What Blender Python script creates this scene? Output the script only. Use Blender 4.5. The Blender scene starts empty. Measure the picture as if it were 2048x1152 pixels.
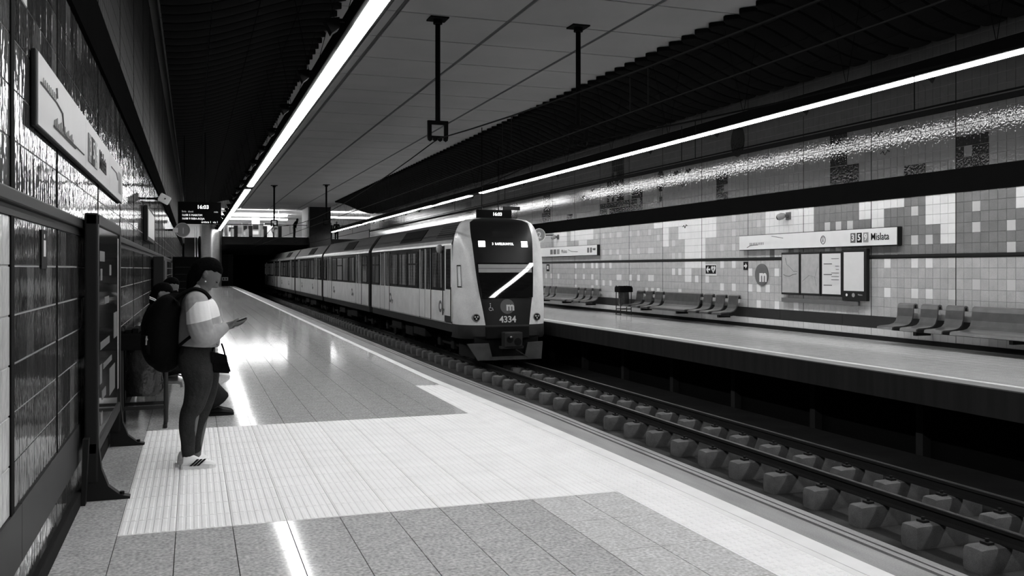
import bpy, bmesh, math, random
from mathutils import Vector, Matrix, noise as mnoise

random.seed(7)
SC = bpy.context.scene
COL = SC.collection

# ------------------------------------------------------------------ camera, world, exposure
HZ = 537.5                       # horizon row of the photograph
FPX = 1820.0
YAW = math.atan(639 / FPX)
CAMH = 1.5
S_, C_ = math.sin(YAW), math.cos(YAW)
cam = bpy.data.cameras.new('camera')
cam.sensor_width = 36
cam.lens = FPX / 2048 * 36
cam.shift_y = (HZ - 576) / 2048
cam.clip_end = 400
cam_o = bpy.data.objects.new('camera', cam)
COL.objects.link(cam_o)
cam_o.location = (0, 0, CAMH)
cam_o.rotation_euler = (math.pi / 2, 0, -YAW)
SC.camera = cam_o
w = bpy.data.worlds.new('world')
SC.world = w
w.use_nodes = True
w.node_tree.nodes['Background'].inputs[0].default_value = (0.5, 0.5, 0.5, 1)
w.node_tree.nodes['Background'].inputs[1].default_value = 0.0
SC.view_settings.view_transform = 'Standard'
SC.view_settings.look = 'None'
SC.view_settings.gamma = 1
SC.view_settings.use_curve_mapping = False
SC.view_settings.exposure = 0.0
SC.cycles.max_bounces = 7
SC.cycles.diffuse_bounces = 4
SC.cycles.glossy_bounces = 4
SC.cycles.transmission_bounces = 4
SC.cycles.sample_clamp_indirect = 6
SC.cycles.caustics_reflective = False
SC.cycles.caustics_refractive = False
L_STRIP = 36.0                   # radiance of the two linear lights
L_HALL = 12.0                    # lamps of the upper hall


# ------------------------------------------------------------------ measuring helpers (photo pixel -> world point on a plane)
def atX(px, py, X):
    d = FPX / C_ * X / (px - 385)
    return Vector((X, (d - X * S_) / C_, CAMH - (py - HZ) * d / FPX))


def atY(px, py, Y):
    k = (px - 385) * C_ / FPX
    d = Y * C_ / (1 - S_ * k)
    return Vector((k * d, Y, CAMH - (py - HZ) * d / FPX))


# ------------------------------------------------------------------ materials (all neutral: the photograph is black and white)
MATS = {}


def mat(name, v, rough=0.6, metal=0.0, var=0.08, scale=4.0, bump=0.0, bscale=20.0, emit=0.0, spec=0.5, rnd=0.0, fine=0.0, fscale=120.0, coat=0.0, stretch=None, trans=0.0, rng=(0.25, 0.75)):
    if name in MATS:
        return MATS[name]
    m = bpy.data.materials.new(name)
    m.use_nodes = True
    nt = m.node_tree
    N, Lk = nt.nodes, nt.links
    p = N['Principled BSDF']
    p.inputs['Roughness'].default_value = rough
    p.inputs['Metallic'].default_value = metal
    p.inputs['Specular IOR Level'].default_value = spec
    p.inputs['Coat Weight'].default_value = coat
    p.inputs['Coat Roughness'].default_value = 0.02
    p.inputs['Transmission Weight'].default_value = trans
    geo = N.new('ShaderNodeNewGeometry')
    mp = N.new('ShaderNodeMapping')
    Lk.new(geo.outputs['Position'], mp.inputs['Vector'])
    if stretch:
        mp.inputs['Scale'].default_value = stretch
    nz = N.new('ShaderNodeTexNoise')
    nz.inputs['Scale'].default_value = scale
    nz.inputs['Detail'].default_value = 4
    Lk.new(mp.outputs[0], nz.inputs['Vector'])
    mr = N.new('ShaderNodeMapRange')
    mr.inputs['From Min'].default_value, mr.inputs['From Max'].default_value = rng
    mr.inputs['To Min'].default_value = v * (1 - var)
    mr.inputs['To Max'].default_value = v * (1 + var)
    Lk.new(nz.outputs['Fac'], mr.inputs['Value'])
    out = mr.outputs['Result']
    if fine:
        nf = N.new('ShaderNodeTexNoise')
        nf.inputs['Scale'].default_value = fscale
        nf.inputs['Detail'].default_value = 2
        Lk.new(geo.outputs['Position'], nf.inputs['Vector'])
        mf = N.new('ShaderNodeMapRange')
        mf.inputs['From Min'].default_value = 0.3
        mf.inputs['From Max'].default_value = 0.7
        mf.inputs['To Min'].default_value = 1 - fine
        mf.inputs['To Max'].default_value = 1 + fine
        Lk.new(nf.outputs['Fac'], mf.inputs['Value'])
        mu = N.new('ShaderNodeMath')
        mu.operation = 'MULTIPLY'
        Lk.new(out, mu.inputs[0])
        Lk.new(mf.outputs['Result'], mu.inputs[1])
        out = mu.outputs[0]
    if rnd:
        oi = N.new('ShaderNodeObjectInfo')
        mo = N.new('ShaderNodeMapRange')
        mo.inputs['To Min'].default_value = 1 - rnd
        mo.inputs['To Max'].default_value = 1 + rnd
        Lk.new(oi.outputs['Random'], mo.inputs['Value'])
        mu = N.new('ShaderNodeMath')
        mu.operation = 'MULTIPLY'
        Lk.new(out, mu.inputs[0])
        Lk.new(mo.outputs['Result'], mu.inputs[1])
        out = mu.outputs[0]
    cc = N.new('ShaderNodeCombineColor')
    for i in range(3):
        Lk.new(out, cc.inputs[i])
    Lk.new(cc.outputs[0], p.inputs['Base Color'])
    if bump:
        nb = N.new('ShaderNodeTexNoise')
        nb.inputs['Scale'].default_value = bscale
        nb.inputs['Detail'].default_value = 2
        Lk.new(mp.outputs[0] if stretch else geo.outputs['Position'], nb.inputs['Vector'])
        bp = N.new('ShaderNodeBump')
        bp.inputs['Strength'].default_value = bump
        bp.inputs['Distance'].default_value = 0.02
        Lk.new(nb.outputs['Fac'], bp.inputs['Height'])
        Lk.new(bp.outputs['Normal'], p.inputs['Normal'])
    if emit:
        Lk.new(cc.outputs[0], p.inputs['Emission Color'])
        p.inputs['Emission Strength'].default_value = emit / v
    MATS[name] = m
    return m


M = dict(
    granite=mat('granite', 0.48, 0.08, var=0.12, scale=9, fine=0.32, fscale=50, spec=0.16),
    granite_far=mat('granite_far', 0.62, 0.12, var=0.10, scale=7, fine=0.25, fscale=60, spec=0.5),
    granite_rough=mat('granite_rough', 0.50, 0.38, var=0.12, scale=9, fine=0.32, fscale=50, spec=0.16),  # rougher finish added to break up the lamp's mirrored streak
    joint=mat('floor_joint', 0.10, 0.8),
    tactile=mat('tactile_ceramic', 0.88, 0.7, var=0.04, scale=3, fine=0.04, spec=0.2),
    line=mat('line_paint', 0.82, 0.55, var=0.05, spec=0.3),
    edging=mat('edging_concrete', 0.26, 0.45, var=0.25, scale=2.5, fine=0.15, stretch=(3, .5, 1)),
    edging_dark=mat('edging_rubber', 0.12, 0.6),
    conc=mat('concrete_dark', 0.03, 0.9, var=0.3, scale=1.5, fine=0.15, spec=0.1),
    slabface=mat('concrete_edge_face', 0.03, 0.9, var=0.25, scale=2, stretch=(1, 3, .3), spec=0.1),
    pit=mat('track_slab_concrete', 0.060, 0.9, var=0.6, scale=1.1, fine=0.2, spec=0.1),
    block=mat('sleeper_concrete', 0.15, 0.85, var=0.25, scale=6, fine=0.2, spec=0.2),
    rail=mat('rail_steel', 0.015, 0.6, spec=0.2),
    railtop=mat('rail_head', 0.25, 0.32, metal=1.0),
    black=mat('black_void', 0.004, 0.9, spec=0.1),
    ceil=mat('ceiling_panel_paint', 0.42, 0.75, var=0.06, scale=0.7, rnd=0.03),
    ceilgap=mat('ceiling_gap', 0.09, 0.8),
    slat=mat('acoustic_slat', 0.008, 0.85, var=0.2, spec=0.05),
    tw=mat('tile_white', 0.80, 0.05, var=0.05, scale=3, bump=0.13, bscale=20, rnd=0.03, spec=0.4),
    tl=mat('tile_light', 0.60, 0.05, var=0.06, scale=3, bump=0.13, bscale=20, rnd=0.03, spec=0.4),
    tm=mat('tile_mid', 0.46, 0.05, var=0.10, scale=5, bump=0.13, bscale=20, rnd=0.06, fine=0.12, fscale=90, spec=0.4),
    td=mat('tile_dim', 0.22, 0.05, var=0.10, scale=5, bump=0.13, bscale=20, rnd=0.06, fine=0.12, fscale=90, spec=0.4),
    tn=mat('tile_night', 0.085, 0.03, var=0.08, scale=5, bump=0.16, bscale=20, rnd=0.05, spec=0.45),
    tk=mat('tile_black', 0.014, 0.03, var=0.1, bump=0.16, bscale=20, rnd=0.1, spec=0.45),
    lw=mat('tile_pale_relief', 0.62, 0.2, var=0.04, bump=0.3, bscale=12, rnd=0.03, spec=0.3),
    lup=mat('tile_upper_dark', 0.018, 0.6, var=0.3, scale=6, bump=0.3, bscale=9, spec=0.04),
    tblack=mat('black_casing', 0.003, 0.6, spec=0.03),
    ld=mat('tile_slate_relief', 0.05, 0.05, var=0.3, scale=6, bump=0.15, bscale=13, rnd=0.3, stretch=(1, 1.6, .5), spec=0.25),
    ll=mat('tile_slate_light', 0.13, 0.05, var=0.2, scale=6, bump=0.15, bscale=13, rnd=0.25, stretch=(1, 1.6, .5), spec=0.25),
    grout=mat('grout', 0.22, 0.9, spec=0.1),
    lgrout=mat('grout_pale', 0.40, 0.9, spec=0.1),
    band=mat('enamel_band', 0.005, 0.9, var=0.1, spec=0.0),
    lband=mat('lower_band', 0.028, 0.5, var=0.15, spec=0.15),
    plinth=mat('plinth', 0.015, 0.8, spec=0.1),
    housing=mat('lamp_housing', 0.008, 0.8, spec=0.05),
    lamp=mat('lamp_diffuser', 1.0, 0.5, var=0.0, emit=L_STRIP),
    lampdim=mat('lamp_diffuser_dim', 1.0, 0.5, var=0.0, emit=L_STRIP * 0.4),
    hall=mat('hall_lamp', 1.0, 0.5, var=0.0, emit=L_HALL),
    iron=mat('black_iron', 0.008, 0.8, spec=0.08),
    wire=mat('wire_dark', 0.008, 0.8, spec=0.05),
    steel=mat('brushed_steel', 0.42, 0.3, metal=1.0, var=0.15, scale=3, stretch=(1, 1, 12)),
    seat=mat('seat_steel', 0.20, 0.32, metal=0.9, var=0.15, scale=6),
    white=mat('white_enamel', 0.78, 0.35, var=0.03),
    signgrey=mat('sign_pale', 0.42, 0.4, var=0.03, spec=0.2),
    ink=mat('black_print', 0.010, 0.6, spec=0.12),
    inkgrey=mat('grey_print', 0.12, 0.5),
    inkmid=mat('mid_grey_print', 0.28, 0.5),
    paper=mat('map_paper', 0.42, 0.3, var=0.12, scale=9),
    paperw=mat('paper_white', 0.72, 0.3, var=0.03),
    frame=mat('dark_frame', 0.016, 0.5, spec=0.15),
    glass=mat('poster_glass', 0.02, 0.08),
    tb=mat('train_white_paint', 0.85, 0.28, var=0.12, scale=2.2, coat=0.2, fine=0.05, fscale=30),
    tcove=mat('train_cove_paint', 0.42, 0.25, var=0.12, scale=2),
    troof=mat('train_roof_paint', 0.07, 0.5, var=0.12, scale=1.5, spec=0.2),
    tband=mat('train_window_band', 0.02, 0.15, var=0.2, spec=0.3),
    tdark=mat('train_black_panel', 0.012, 0.35, var=0.15, spec=0.25),
    tgrey=mat('train_bumper', 0.035, 0.5, var=0.15, spec=0.2),
    tplow=mat('train_plow', 0.09, 0.6, var=0.2, spec=0.2),
    under=mat('train_underframe', 0.012, 0.8, var=0.3, spec=0.1),
    wind=mat('windshield_glass', 0.010, 0.02, coat=0.0, spec=0.6),
    pane=mat('glow_painted_glass', 0.06, 0.06, var=0.95, scale=2.2, emit=0.05, stretch=(1, 2.4, .15), rng=(0.42, 0.80)),  # glow and bright streaks painted into the glass; no lit interior behind
    paned=mat('cab_glass', 0.01, 0.05),
    blind=mat('cab_blind', 0.40, 0.5, var=0.1, coat=1.0),
    head=mat('headlight', 1.0, 0.4, var=0.0, emit=6.0),
    led=mat('led_text', 1.0, 0.5, var=0.0, emit=1.1),
    leddim=mat('led_text_dim', 1.0, 0.5, var=0.0, emit=0.12),
    skin=mat('skin', 0.14, 0.6, var=0.06, spec=0.2),
    skind=mat('skin_far', 0.12, 0.55, var=0.06),
    hair=mat('hair', 0.0025, 0.8, var=0.3, scale=30, bump=0.3, bscale=60, spec=0.03),
    shirt=mat('sweatshirt_grey', 0.36, 0.9, var=0.15, scale=8, bump=0.6, bscale=11, spec=0.1),
    shirtw=mat('sweatshirt_white', 0.85, 0.85, var=0.04, bump=0.2, bscale=14),
    jeans=mat('dark_denim', 0.032, 0.9, var=0.25, scale=9, fine=0.15, bump=0.4, bscale=25, spec=0.1),
    shoe=mat('shoe_white', 0.80, 0.5, var=0.04),
    cloth=mat('black_cloth', 0.007, 0.95, var=0.2, bump=0.3, bscale=18, spec=0.05),
    clothd=mat('dark_grey_cloth', 0.018, 0.95, var=0.2, bump=0.3, bscale=14, spec=0.05),
    nylon=mat('black_nylon', 0.004, 0.85, var=0.3, bump=0.3, bscale=22, spec=0.06),
    bag=mat('clear_bag', 0.03, 0.15, var=0.3, bump=0.8, bscale=16),
    hallwall=mat('hall_wall', 0.80, 0.6, var=0.05, scale=0.6),
    hallgrey=mat('hall_grey', 0.42, 0.5),
    glassrail=mat('balustrade_glass', 0.85, 0.04, trans=1.0, var=0.0),
    pillar=mat('pillar_stone', 0.022, 0.6, var=0.15, spec=0.1),
    stairs=mat('stair_stone', 0.06, 0.6, var=0.15),
)

# ------------------------------------------------------------------ mesh builder
ORG = {}


class MB:
    def __init__(s):
        s.v, s.f, s.m = [], [], []

    def add(s, vs, fs, mi=0):
        b = len(s.v)
        s.v += [tuple(v) for v in vs]
        s.f += [tuple(i + b for i in f) for f in fs]
        s.m += [mi] * len(fs)
        return s

    def box(s, x0, x1, y0, y1, z0, z1, mi=0, bev=0.0):
        if x0 > x1: x0, x1 = x1, x0
        if y0 > y1: y0, y1 = y1, y0
        if z0 > z1: z0, z1 = z1, z0
        if bev <= 0:
            vs = [(x, y, z) for z in (z0, z1) for y in (y0, y1) for x in (x0, x1)]
            return s.add(vs, [(0, 2, 3, 1), (4, 5, 7, 6), (0, 1, 5, 4), (2, 6, 7, 3), (0, 4, 6, 2), (1, 3, 7, 5)], mi)
        bm = bmesh.new()
        bmesh.ops.create_cube(bm, size=1)
        for v in bm.verts:
            v.co = Vector(((x0 + x1) / 2 + v.co.x * (x1 - x0), (y0 + y1) / 2 + v.co.y * (y1 - y0), (z0 + z1) / 2 + v.co.z * (z1 - z0)))
        bmesh.ops.bevel(bm, geom=bm.edges[:], offset=bev, segments=2, affect='EDGES', profile=0.6)
        return s.bm(bm, mi)

    def bm(s, bm, mi=0):
        bm.verts.index_update()
        s.add([v.co[:] for v in bm.verts], [[v.index for v in f.verts] for f in bm.faces], mi)
        bm.free()
        return s

    def loft(s, rings, mi=0, cap=True, closed=True):
        n = len(rings[0])
        vs = [p for r in rings for p in r]
        fs = []
        for i in range(len(rings) - 1):
            for j in range(n if closed else n - 1):
                k = (j + 1) % n
                fs.append((i * n + j, i * n + k, (i + 1) * n + k, (i + 1) * n + j))
        if cap and closed:
            fs.append(tuple(range(n))[::-1])
            fs.append(tuple((len(rings) - 1) * n + j for j in range(n)))
        return s.add(vs, fs, mi)

    def tube(s, pts, r, n=8, mi=0, side=Vector((0, 1, 0)), cap=True):
        """pts: points; r: number, or a list of (rn, rs) radii"""
        pts = [Vector(p) for p in pts]
        rings = []
        for i, p in enumerate(pts):
            t = (pts[min(i + 1, len(pts) - 1)] - pts[max(i - 1, 0)]).normalized()
            sd = side if abs(t.dot(side)) < 0.9 else Vector((1, 0, 0)) if abs(t.x) < .9 else Vector((0, 0, 1))
            sd = (sd - t * sd.dot(t)).normalized()
            nn = t.cross(sd)
            rr = r[i] if isinstance(r, (list, tuple)) else r
            ra, rb = rr if isinstance(rr, (list, tuple)) else (rr, rr)
            rings.append([p + nn * (ra * math.cos(a)) + sd * (rb * math.sin(a)) for a in [2 * math.pi * k / n for k in range(n)]])
        return s.loft(rings, mi, cap)

    def cyl(s, a, b, r0, r1=None, n=16, mi=0):
        return s.tube([a, b], [(r0, r0), (r1 or r0, r1 or r0)], n, mi)

    def prism(s, poly, axis, a, b, mi=0):
        """poly of 2-D points in the plane across the axis, extruded from a to b"""
        def P(q, t):
            return {'x': (t, q[0], q[1]), 'y': (q[0], t, q[1]), 'z': (q[0], q[1], t)}[axis]
        n = len(poly)
        vs = [P(q, a) for q in poly] + [P(q, b) for q in poly]
        fs = [tuple(range(n))[::-1], tuple(range(n, 2 * n))] + [(i, (i + 1) % n, n + (i + 1) % n, n + i) for i in range(n)]
        return s.add(vs, fs, mi)

    def ball(s, c, r, sc=(1, 1, 1), mi=0, u=16, v=10):
        bm = bmesh.new()
        bmesh.ops.create_uvsphere(bm, u_segments=u, v_segments=v, radius=r)
        for q in bm.verts:
            q.co = Vector((c[0] + q.co.x * sc[0], c[1] + q.co.y * sc[1], c[2] + q.co.z * sc[2]))
        return s.bm(bm, mi)

    def mesh(s, name, mats, org=(0, 0, 0), smooth=False, fix=True):
        me = bpy.data.meshes.new(name)
        ox, oy, oz = org
        me.from_pydata([(x - ox, y - oy, z - oz) for x, y, z in s.v], [], s.f)
        for m_ in (mats if isinstance(mats, (list, tuple)) else [mats]):
            me.materials.append(m_)
        me.polygons.foreach_set('material_index', s.m)
        if fix:
            b = bmesh.new()
            b.from_mesh(me)
            bmesh.ops.recalc_face_normals(b, faces=b.faces)
            b.to_mesh(me)
            b.free()
        if smooth:
            me.polygons.foreach_set('use_smooth', [True] * len(me.polygons))
            try:
                me.set_sharp_from_angle(angle=math.radians(40))
            except Exception:
                pass
        me.update()
        return me

    def build(s, name, mats, parent=None, smooth=False, label=None, cat=None, group=None, kind=None, fix=True):
        org = ORG.get(parent.name, (0, 0, 0)) if parent else (0, 0, 0)
        if parent is None and kind is None and s.v:
            xs, ys, zs = zip(*s.v)
            org = ((min(xs) + max(xs)) / 2, (min(ys) + max(ys)) / 2, min(zs))
        o = bpy.data.objects.new(name, s.mesh(name, mats, org, smooth, fix))
        COL.objects.link(o)
        if parent:
            o.parent = parent
        else:
            o.location = org
        ORG[o.name] = org
        return tag(o, label, cat, group, kind)


def tag(o, label=None, cat=None, group=None, kind=None):
    if label: o['label'] = label
    if cat: o['category'] = cat
    if group: o['group'] = group
    if kind: o['kind'] = kind
    return o


def thing(name, label, cat, loc=(0, 0, 0), group=None, kind=None):
    o = bpy.data.objects.new(name, None)
    o.empty_display_size = 0.1
    COL.objects.link(o)
    o.location = loc
    ORG[o.name] = tuple(loc)
    return tag(o, label, cat, group, kind)


KIDS = {}


def copy_tree(o, parent=None):
    c = o.copy()
    COL.objects.link(c)
    if parent: c.parent = parent
    for ch in [x for x in bpy.data.objects if x.parent == o]:
        copy_tree(ch, c)
    return c


def put(name, me, loc, parent, rot=None):
    o = bpy.data.objects.new(name, me)
    COL.objects.link(o)
    o.parent = parent
    org = ORG.get(parent.name, (0, 0, 0))
    o.location = (loc[0] - org[0], loc[1] - org[1], loc[2] - org[2])
    if rot: o.rotation_euler = rot
    return o


def text(s, size, m, loc, xd, up, parent, name='lettering', ext=0.002, align='CENTER', sx=1.0, warp=None, bold=0.0):
    cu = bpy.data.curves.new(name, 'FONT')
    cu.body = s
    cu.size = size
    cu.align_x = align
    cu.align_y = 'CENTER'
    cu.extrude = ext
    cu.offset = bold
    cu.resolution_u = 3
    t = bpy.data.objects.new(name + '_tmp', cu)
    COL.objects.link(t)
    dg = bpy.context.evaluated_depsgraph_get()
    me = bpy.data.meshes.new_from_object(t.evaluated_get(dg))
    bpy.data.objects.remove(t)
    bpy.data.curves.remove(cu)
    xd, up = Vector(xd).normalized(), Vector(up).normalized()
    nn = xd.cross(up)
    org = Vector(ORG.get(parent.name, (0, 0, 0)))
    for v in me.vertices:
        p = Vector(loc) + xd * (v.co.x * sx) + up * v.co.y + nn * v.co.z
        v.co = (warp(p) if warp else p) - org
    me.materials.clear()
    me.materials.append(m)
    me.name = name
    o = bpy.data.objects.new(name, me)
    COL.objects.link(o)
    o.parent = parent
    ORG[o.name] = tuple(org)
    return o


def disc(c, r, axis, depth, n=28, rz=None):
    rz = rz or r
    pts = [(r * math.cos(2 * math.pi * k / n), rz * math.sin(2 * math.pi * k / n)) for k in range(n)]
    b = MB()
    if axis == 'x':
        b.prism([(c[1] + p, c[2] + q) for p, q in pts], 'x', c[0], c[0] + depth)
    else:
        b.prism([(c[0] + p, c[2] + q) for p, q in pts], 'y', c[1], c[1] + depth)
    return b


# ------------------------------------------------------------------ key dimensions (metres; Y runs along the tracks, Z = 0 is the platform)
XL, XR = -0.70, 13.60            # wall faces
Y0, Y1 = -6.0, 82.0              # length of the hall that is built
YR = 73.5                        # the far side's wall stops here
RT = -1.03                       # top of rail
PIT = -1.42                      # track slab
XT1, XT2 = 4.90, 7.96            # track centres
XE2 = 9.40                       # far platform edge
ZC = 6.80                        # ceiling panels
XLA, XLB = 2.07, 11.30           # the linear lights
ZL = 4.60


def interp(tab, t):
    for (a, p), (b, q) in zip(tab, tab[1:]):
        if t <= b:
            return p + (q - p) * max(0, (t - a)) / (b - a)
    return tab[-1][1]


EDGE = [(-6, 3.58), (9, 3.57), (13, 3.50), (20, 3.47), (82, 3.47)]
LINE = [(-6, 3.235), (6, 3.23), (9, 3.20), (12, 3.11), (18, 3.09), (82, 3.09)]      # outer side of the white line
LINI = [(-6, 3.12), (6, 3.11), (9, 3.07), (12, 3.00), (18, 2.99), (82, 2.99)]       # its inner side

# ------------------------------------------------------------------ floors
ys = [-6, 0, 3, 6, 7.5, 9, 10.5, 12, 13, 15, 18, 20, 30, 45, 60, 82]


def ribbon(b, ys, fa, fb, z0, z1, mi=0):
    n = len(ys)
    vs = []
    for y in ys:
        vs += [(fa(y), y, z0), (fb(y), y, z0), (fb(y), y, z1), (fa(y), y, z1)]
    fs = []
    for i in range(n - 1):
        a, c = i * 4, i * 4 + 4
        fs += [(a + 3, a + 2, c + 2, c + 3), (a + 1, c + 1, c + 2, a + 2), (a, a + 3, c + 3, c), (a, c, c + 1, a + 1)]
    fs += [(0, 1, 2, 3), ((n - 1) * 4, (n - 1) * 4 + 3, (n - 1) * 4 + 2, (n - 1) * 4 + 1)]
    b.add(vs, fs, mi)


b = MB()
ribbon(b, ys, lambda y: XL - .1, lambda y: interp(EDGE, y) - 0.02, -0.36, -0.012)
floor = b.build('floor', [M['joint']], kind='structure')
b = MB(); ribbon(b, ys, lambda y: interp(LINI, y), lambda y: interp(LINE, y), -0.03, 0.004)
b.build('white_line', M['line'], floor)
b = MB(); ribbon(b, ys, lambda y: interp(LINE, y), lambda y: interp(EDGE, y) - 0.14, -0.03, 0.0)
b.build('edging', M['edging'], floor)
b = MB(); ribbon(b, ys, lambda y: interp(EDGE, y) - 0.14, lambda y: interp(EDGE, y) - 0.115, -0.03, -0.006)
ribbon(b, ys, lambda y: interp(EDGE, y) - 0.075, lambda y: interp(EDGE, y) - 0.055, -0.03, -0.006)
b.build('edge_groove', M['edging_dark'], floor)
b = MB(); ribbon(b, ys, lambda y: interp(EDGE, y) - 0.115, lambda y: interp(EDGE, y) - 0.075, -0.03, 0.003)
ribbon(b, ys, lambda y: interp(EDGE, y) - 0.055, lambda y: interp(EDGE, y), -0.06, 0.002)
b.build('edge_lip', M['edging'], floor)
b = MB(); b.box(interp(LINI, 82) - 3.2, 3.47, 81.75, 82.0, -.03, .005)
b.build('end_line', M['line'], floor)

TX, TY = 0.31, 0.5833


def slab_tile(b, x0, x1, y0, y1, top=0.0, gap=0.002, mi=0):
    x0 += gap; x1 -= gap; y0 += gap; y1 -= gap
    c = 0.0012
    vs = [(x0, y0, top - .01), (x1, y0, top - .01), (x1, y1, top - .01), (x0, y1, top - .01),
          (x0, y0, top - c), (x1, y0, top - c), (x1, y1, top - c), (x0, y1, top - c),
          (x0 + c, y0 + c, top), (x1 - c, y0 + c, top), (x1 - c, y1 - c, top), (x0 + c, y1 - c, top)]
    fs = [(8, 9, 10, 11)]
    for i in range(4):
        j = (i + 1) % 4
        fs += [(i, j, 4 + j, 4 + i), (4 + i, 4 + j, 8 + j, 8 + i)]
    b.add(vs, fs, mi)


gt = MB(); slab_tile(gt, -TX / 2, TX / 2, -TY / 2, TY / 2)
gt = gt.mesh('granite_tile', M['granite'], fix=False)
gw = gt.copy()
gw.materials[0] = M['granite_rough']
cells = []
stuff = MB()
YA, YB = 5.55, 9.05               # tactile crossing band
for i in range(-1, 11):
    x0 = -0.40 + TX * i
    for k in range(-20, 131):
        y0 = YA + TY * k
        y1 = y0 + TY
        if y1 > 82: continue
        if y1 > YA + .01 and y0 < YB - .01 and i >= 0: continue
        xa, xb = x0, x0 + TX
        if i == -1: xa = XL + .03
        if i == 10:
            xb = min(xb, interp(LINI, y0))
            if y0 < 11.2:
                continue
        if i == 10 or i == -1 or y0 < 2.2:
            slab_tile(stuff, xa, xb, y0, y1)
        else:
            cells.append((y0, x0))
# the tiles that show largest are objects of their own
cells.sort(key=lambda c: c[0])
for n, (y0, x0) in enumerate(cells):
    if n < 290:
        put('granite_tile', gw if x0 > 2.0 and y0 < 5.5 else gt, (x0 + TX / 2, y0 + TY / 2, 0), floor)
    else:
        slab_tile(stuff, x0, x0 + TX, y0, y0 + TY)
stuff.build('granite_paving', M['granite'], floor, kind='stuff', fix=False)

# ribbed tactile tiles of the crossing band, studded ones along the edge
RY = 3.5 / 12
b = MB(); slab_tile(b, -TX / 2, TX / 2, -RY / 2, RY / 2, top=0.0, gap=0.0015)
for k in range(7):
    xc = -TX / 2 + TX * (k + .5) / 7
    h = 0.003
    a, c, e = 0.0155, 0.010, RY / 2 - .006
    b.add([(xc - a, -e, 0), (xc + a, -e, 0), (xc + a, e, 0), (xc - a, e, 0), (xc - c, -e + .004, h), (xc + c, -e + .004, h), (xc + c, e - .004, h), (xc - c, e - .004, h)],
          [(4, 5, 6, 7), (0, 1, 5, 4), (1, 2, 6, 5), (2, 3, 7, 6), (3, 0, 4, 7)])
rib = b.mesh('ribbed_tile', M['tactile'], fix=False)
for i in range(10):
    for k in range(12):
        put('ribbed_tile', rib, (-0.40 + TX * (i + .5), YA + RY * (k + .5), 0), floor)
WX = 0.36
b = MB(); slab_tile(b, -WX / 2, WX / 2, -RY / 2, RY / 2, top=0.0, gap=0.0015)
for i in range(6):
    for k in range(5):
        x, y, r, h = -WX / 2 + WX * (i + .5) / 6, -RY / 2 + RY * (k + .5) / 5, 0.017, 0.004
        b.add([(x - r, y - r, 0), (x + r, y - r, 0), (x + r, y + r, 0), (x - r, y + r, 0), (x - r * .6, y - r * .6, h), (x + r * .6, y - r * .6, h), (x + r * .6, y + r * .6, h), (x - r * .6, y + r * .6, h)],
              [(4, 5, 6, 7), (0, 1, 5, 4), (1, 2, 6, 5), (2, 3, 7, 6), (3, 0, 4, 7)])
stud = b.mesh('studded_tile', M['tactile'], fix=False)
k = 0
y = 11.45
while y > -1:
    y -= RY
    put('studded_tile', stud, (2.70 + WX / 2, y + RY / 2, 0), floor)
# a narrow fill between the studded tiles and the line
b = MB(); ribbon(b, [-6, 0, 6, 9, 10.5, 11.45], lambda y: 2.70 + WX, lambda y: interp(LINI, y), -0.02, 0.0)
b.build('line_border', M['line'], floor)

# far platform
b = MB(); b.box(XE2 + .02, XR + .1, 2, YR, -0.36, -0.012)
floor2 = b.build('floor', [M['slabface']], kind='structure')
b = MB()
for i in range(12):
    for k in range(0, 119):
        slab_tile(b, 10.02 + TX * i, min(10.02 + TX * (i + 1), XR), 4 + TY * k, 4 + TY * (k + 1))
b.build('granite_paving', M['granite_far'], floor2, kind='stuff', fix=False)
b = MB(); b.box(9.80, 9.92, 2, YR, -.02, .003); b.build('white_line', M['line'], floor2)
b = MB(); b.box(9.92, 10.02, 2, YR, -.02, 0); b.box(XE2 + .1, 9.80, 2, YR, -.02, 0); b.build('edging', M['edging'], floor2)
b = MB(); b.box(XE2, XE2 + .1, 2, YR, -.36, 0.002, bev=.01); b.build('edge_lip', M['slabface'], floor2)

# track pit, walls under the platforms
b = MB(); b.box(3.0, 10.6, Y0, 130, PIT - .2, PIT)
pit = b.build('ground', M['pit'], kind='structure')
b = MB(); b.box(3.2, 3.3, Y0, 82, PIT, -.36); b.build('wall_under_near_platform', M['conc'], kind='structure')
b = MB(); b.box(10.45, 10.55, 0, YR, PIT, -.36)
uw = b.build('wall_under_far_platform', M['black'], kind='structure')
for k in range(26):
    y = 8.3 + 2.5 * k
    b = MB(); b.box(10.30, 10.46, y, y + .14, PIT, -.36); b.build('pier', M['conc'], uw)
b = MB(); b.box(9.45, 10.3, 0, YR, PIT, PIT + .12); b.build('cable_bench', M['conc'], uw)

# ------------------------------------------------------------------ walls
PANEL = 2.27
CW = PANEL / 12


def tile_geo(b, y0, y1, z0, z1, x, n, mi, g=0.003, dep=0.008, bv=0.004):
    y0 += g; y1 -= g; z0 += g; z1 -= g
    xo = x + n * dep
    xi = x + n * (dep - .004)
    vs = [(x, y0, z0), (x, y1, z0), (x, y1, z1), (x, y0, z1),
          (xi, y0, z0), (xi, y1, z0), (xi, y1, z1), (xi, y0, z1),
          (xo, y0 + bv, z0 + bv), (xo, y1 - bv, z0 + bv), (xo, y1 - bv, z1 - bv), (xo, y0 + bv, z1 - bv)]
    fs = [(8, 9, 10, 11)]
    for i in range(4):
        j = (i + 1) % 4
        fs += [(i, j, 4 + j, 4 + i), (4 + i, 4 + j, 8 + j, 8 + i)]
    if n < 0:
        fs = [f[::-1] for f in fs]
    b.add(vs, fs, mi)


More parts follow.
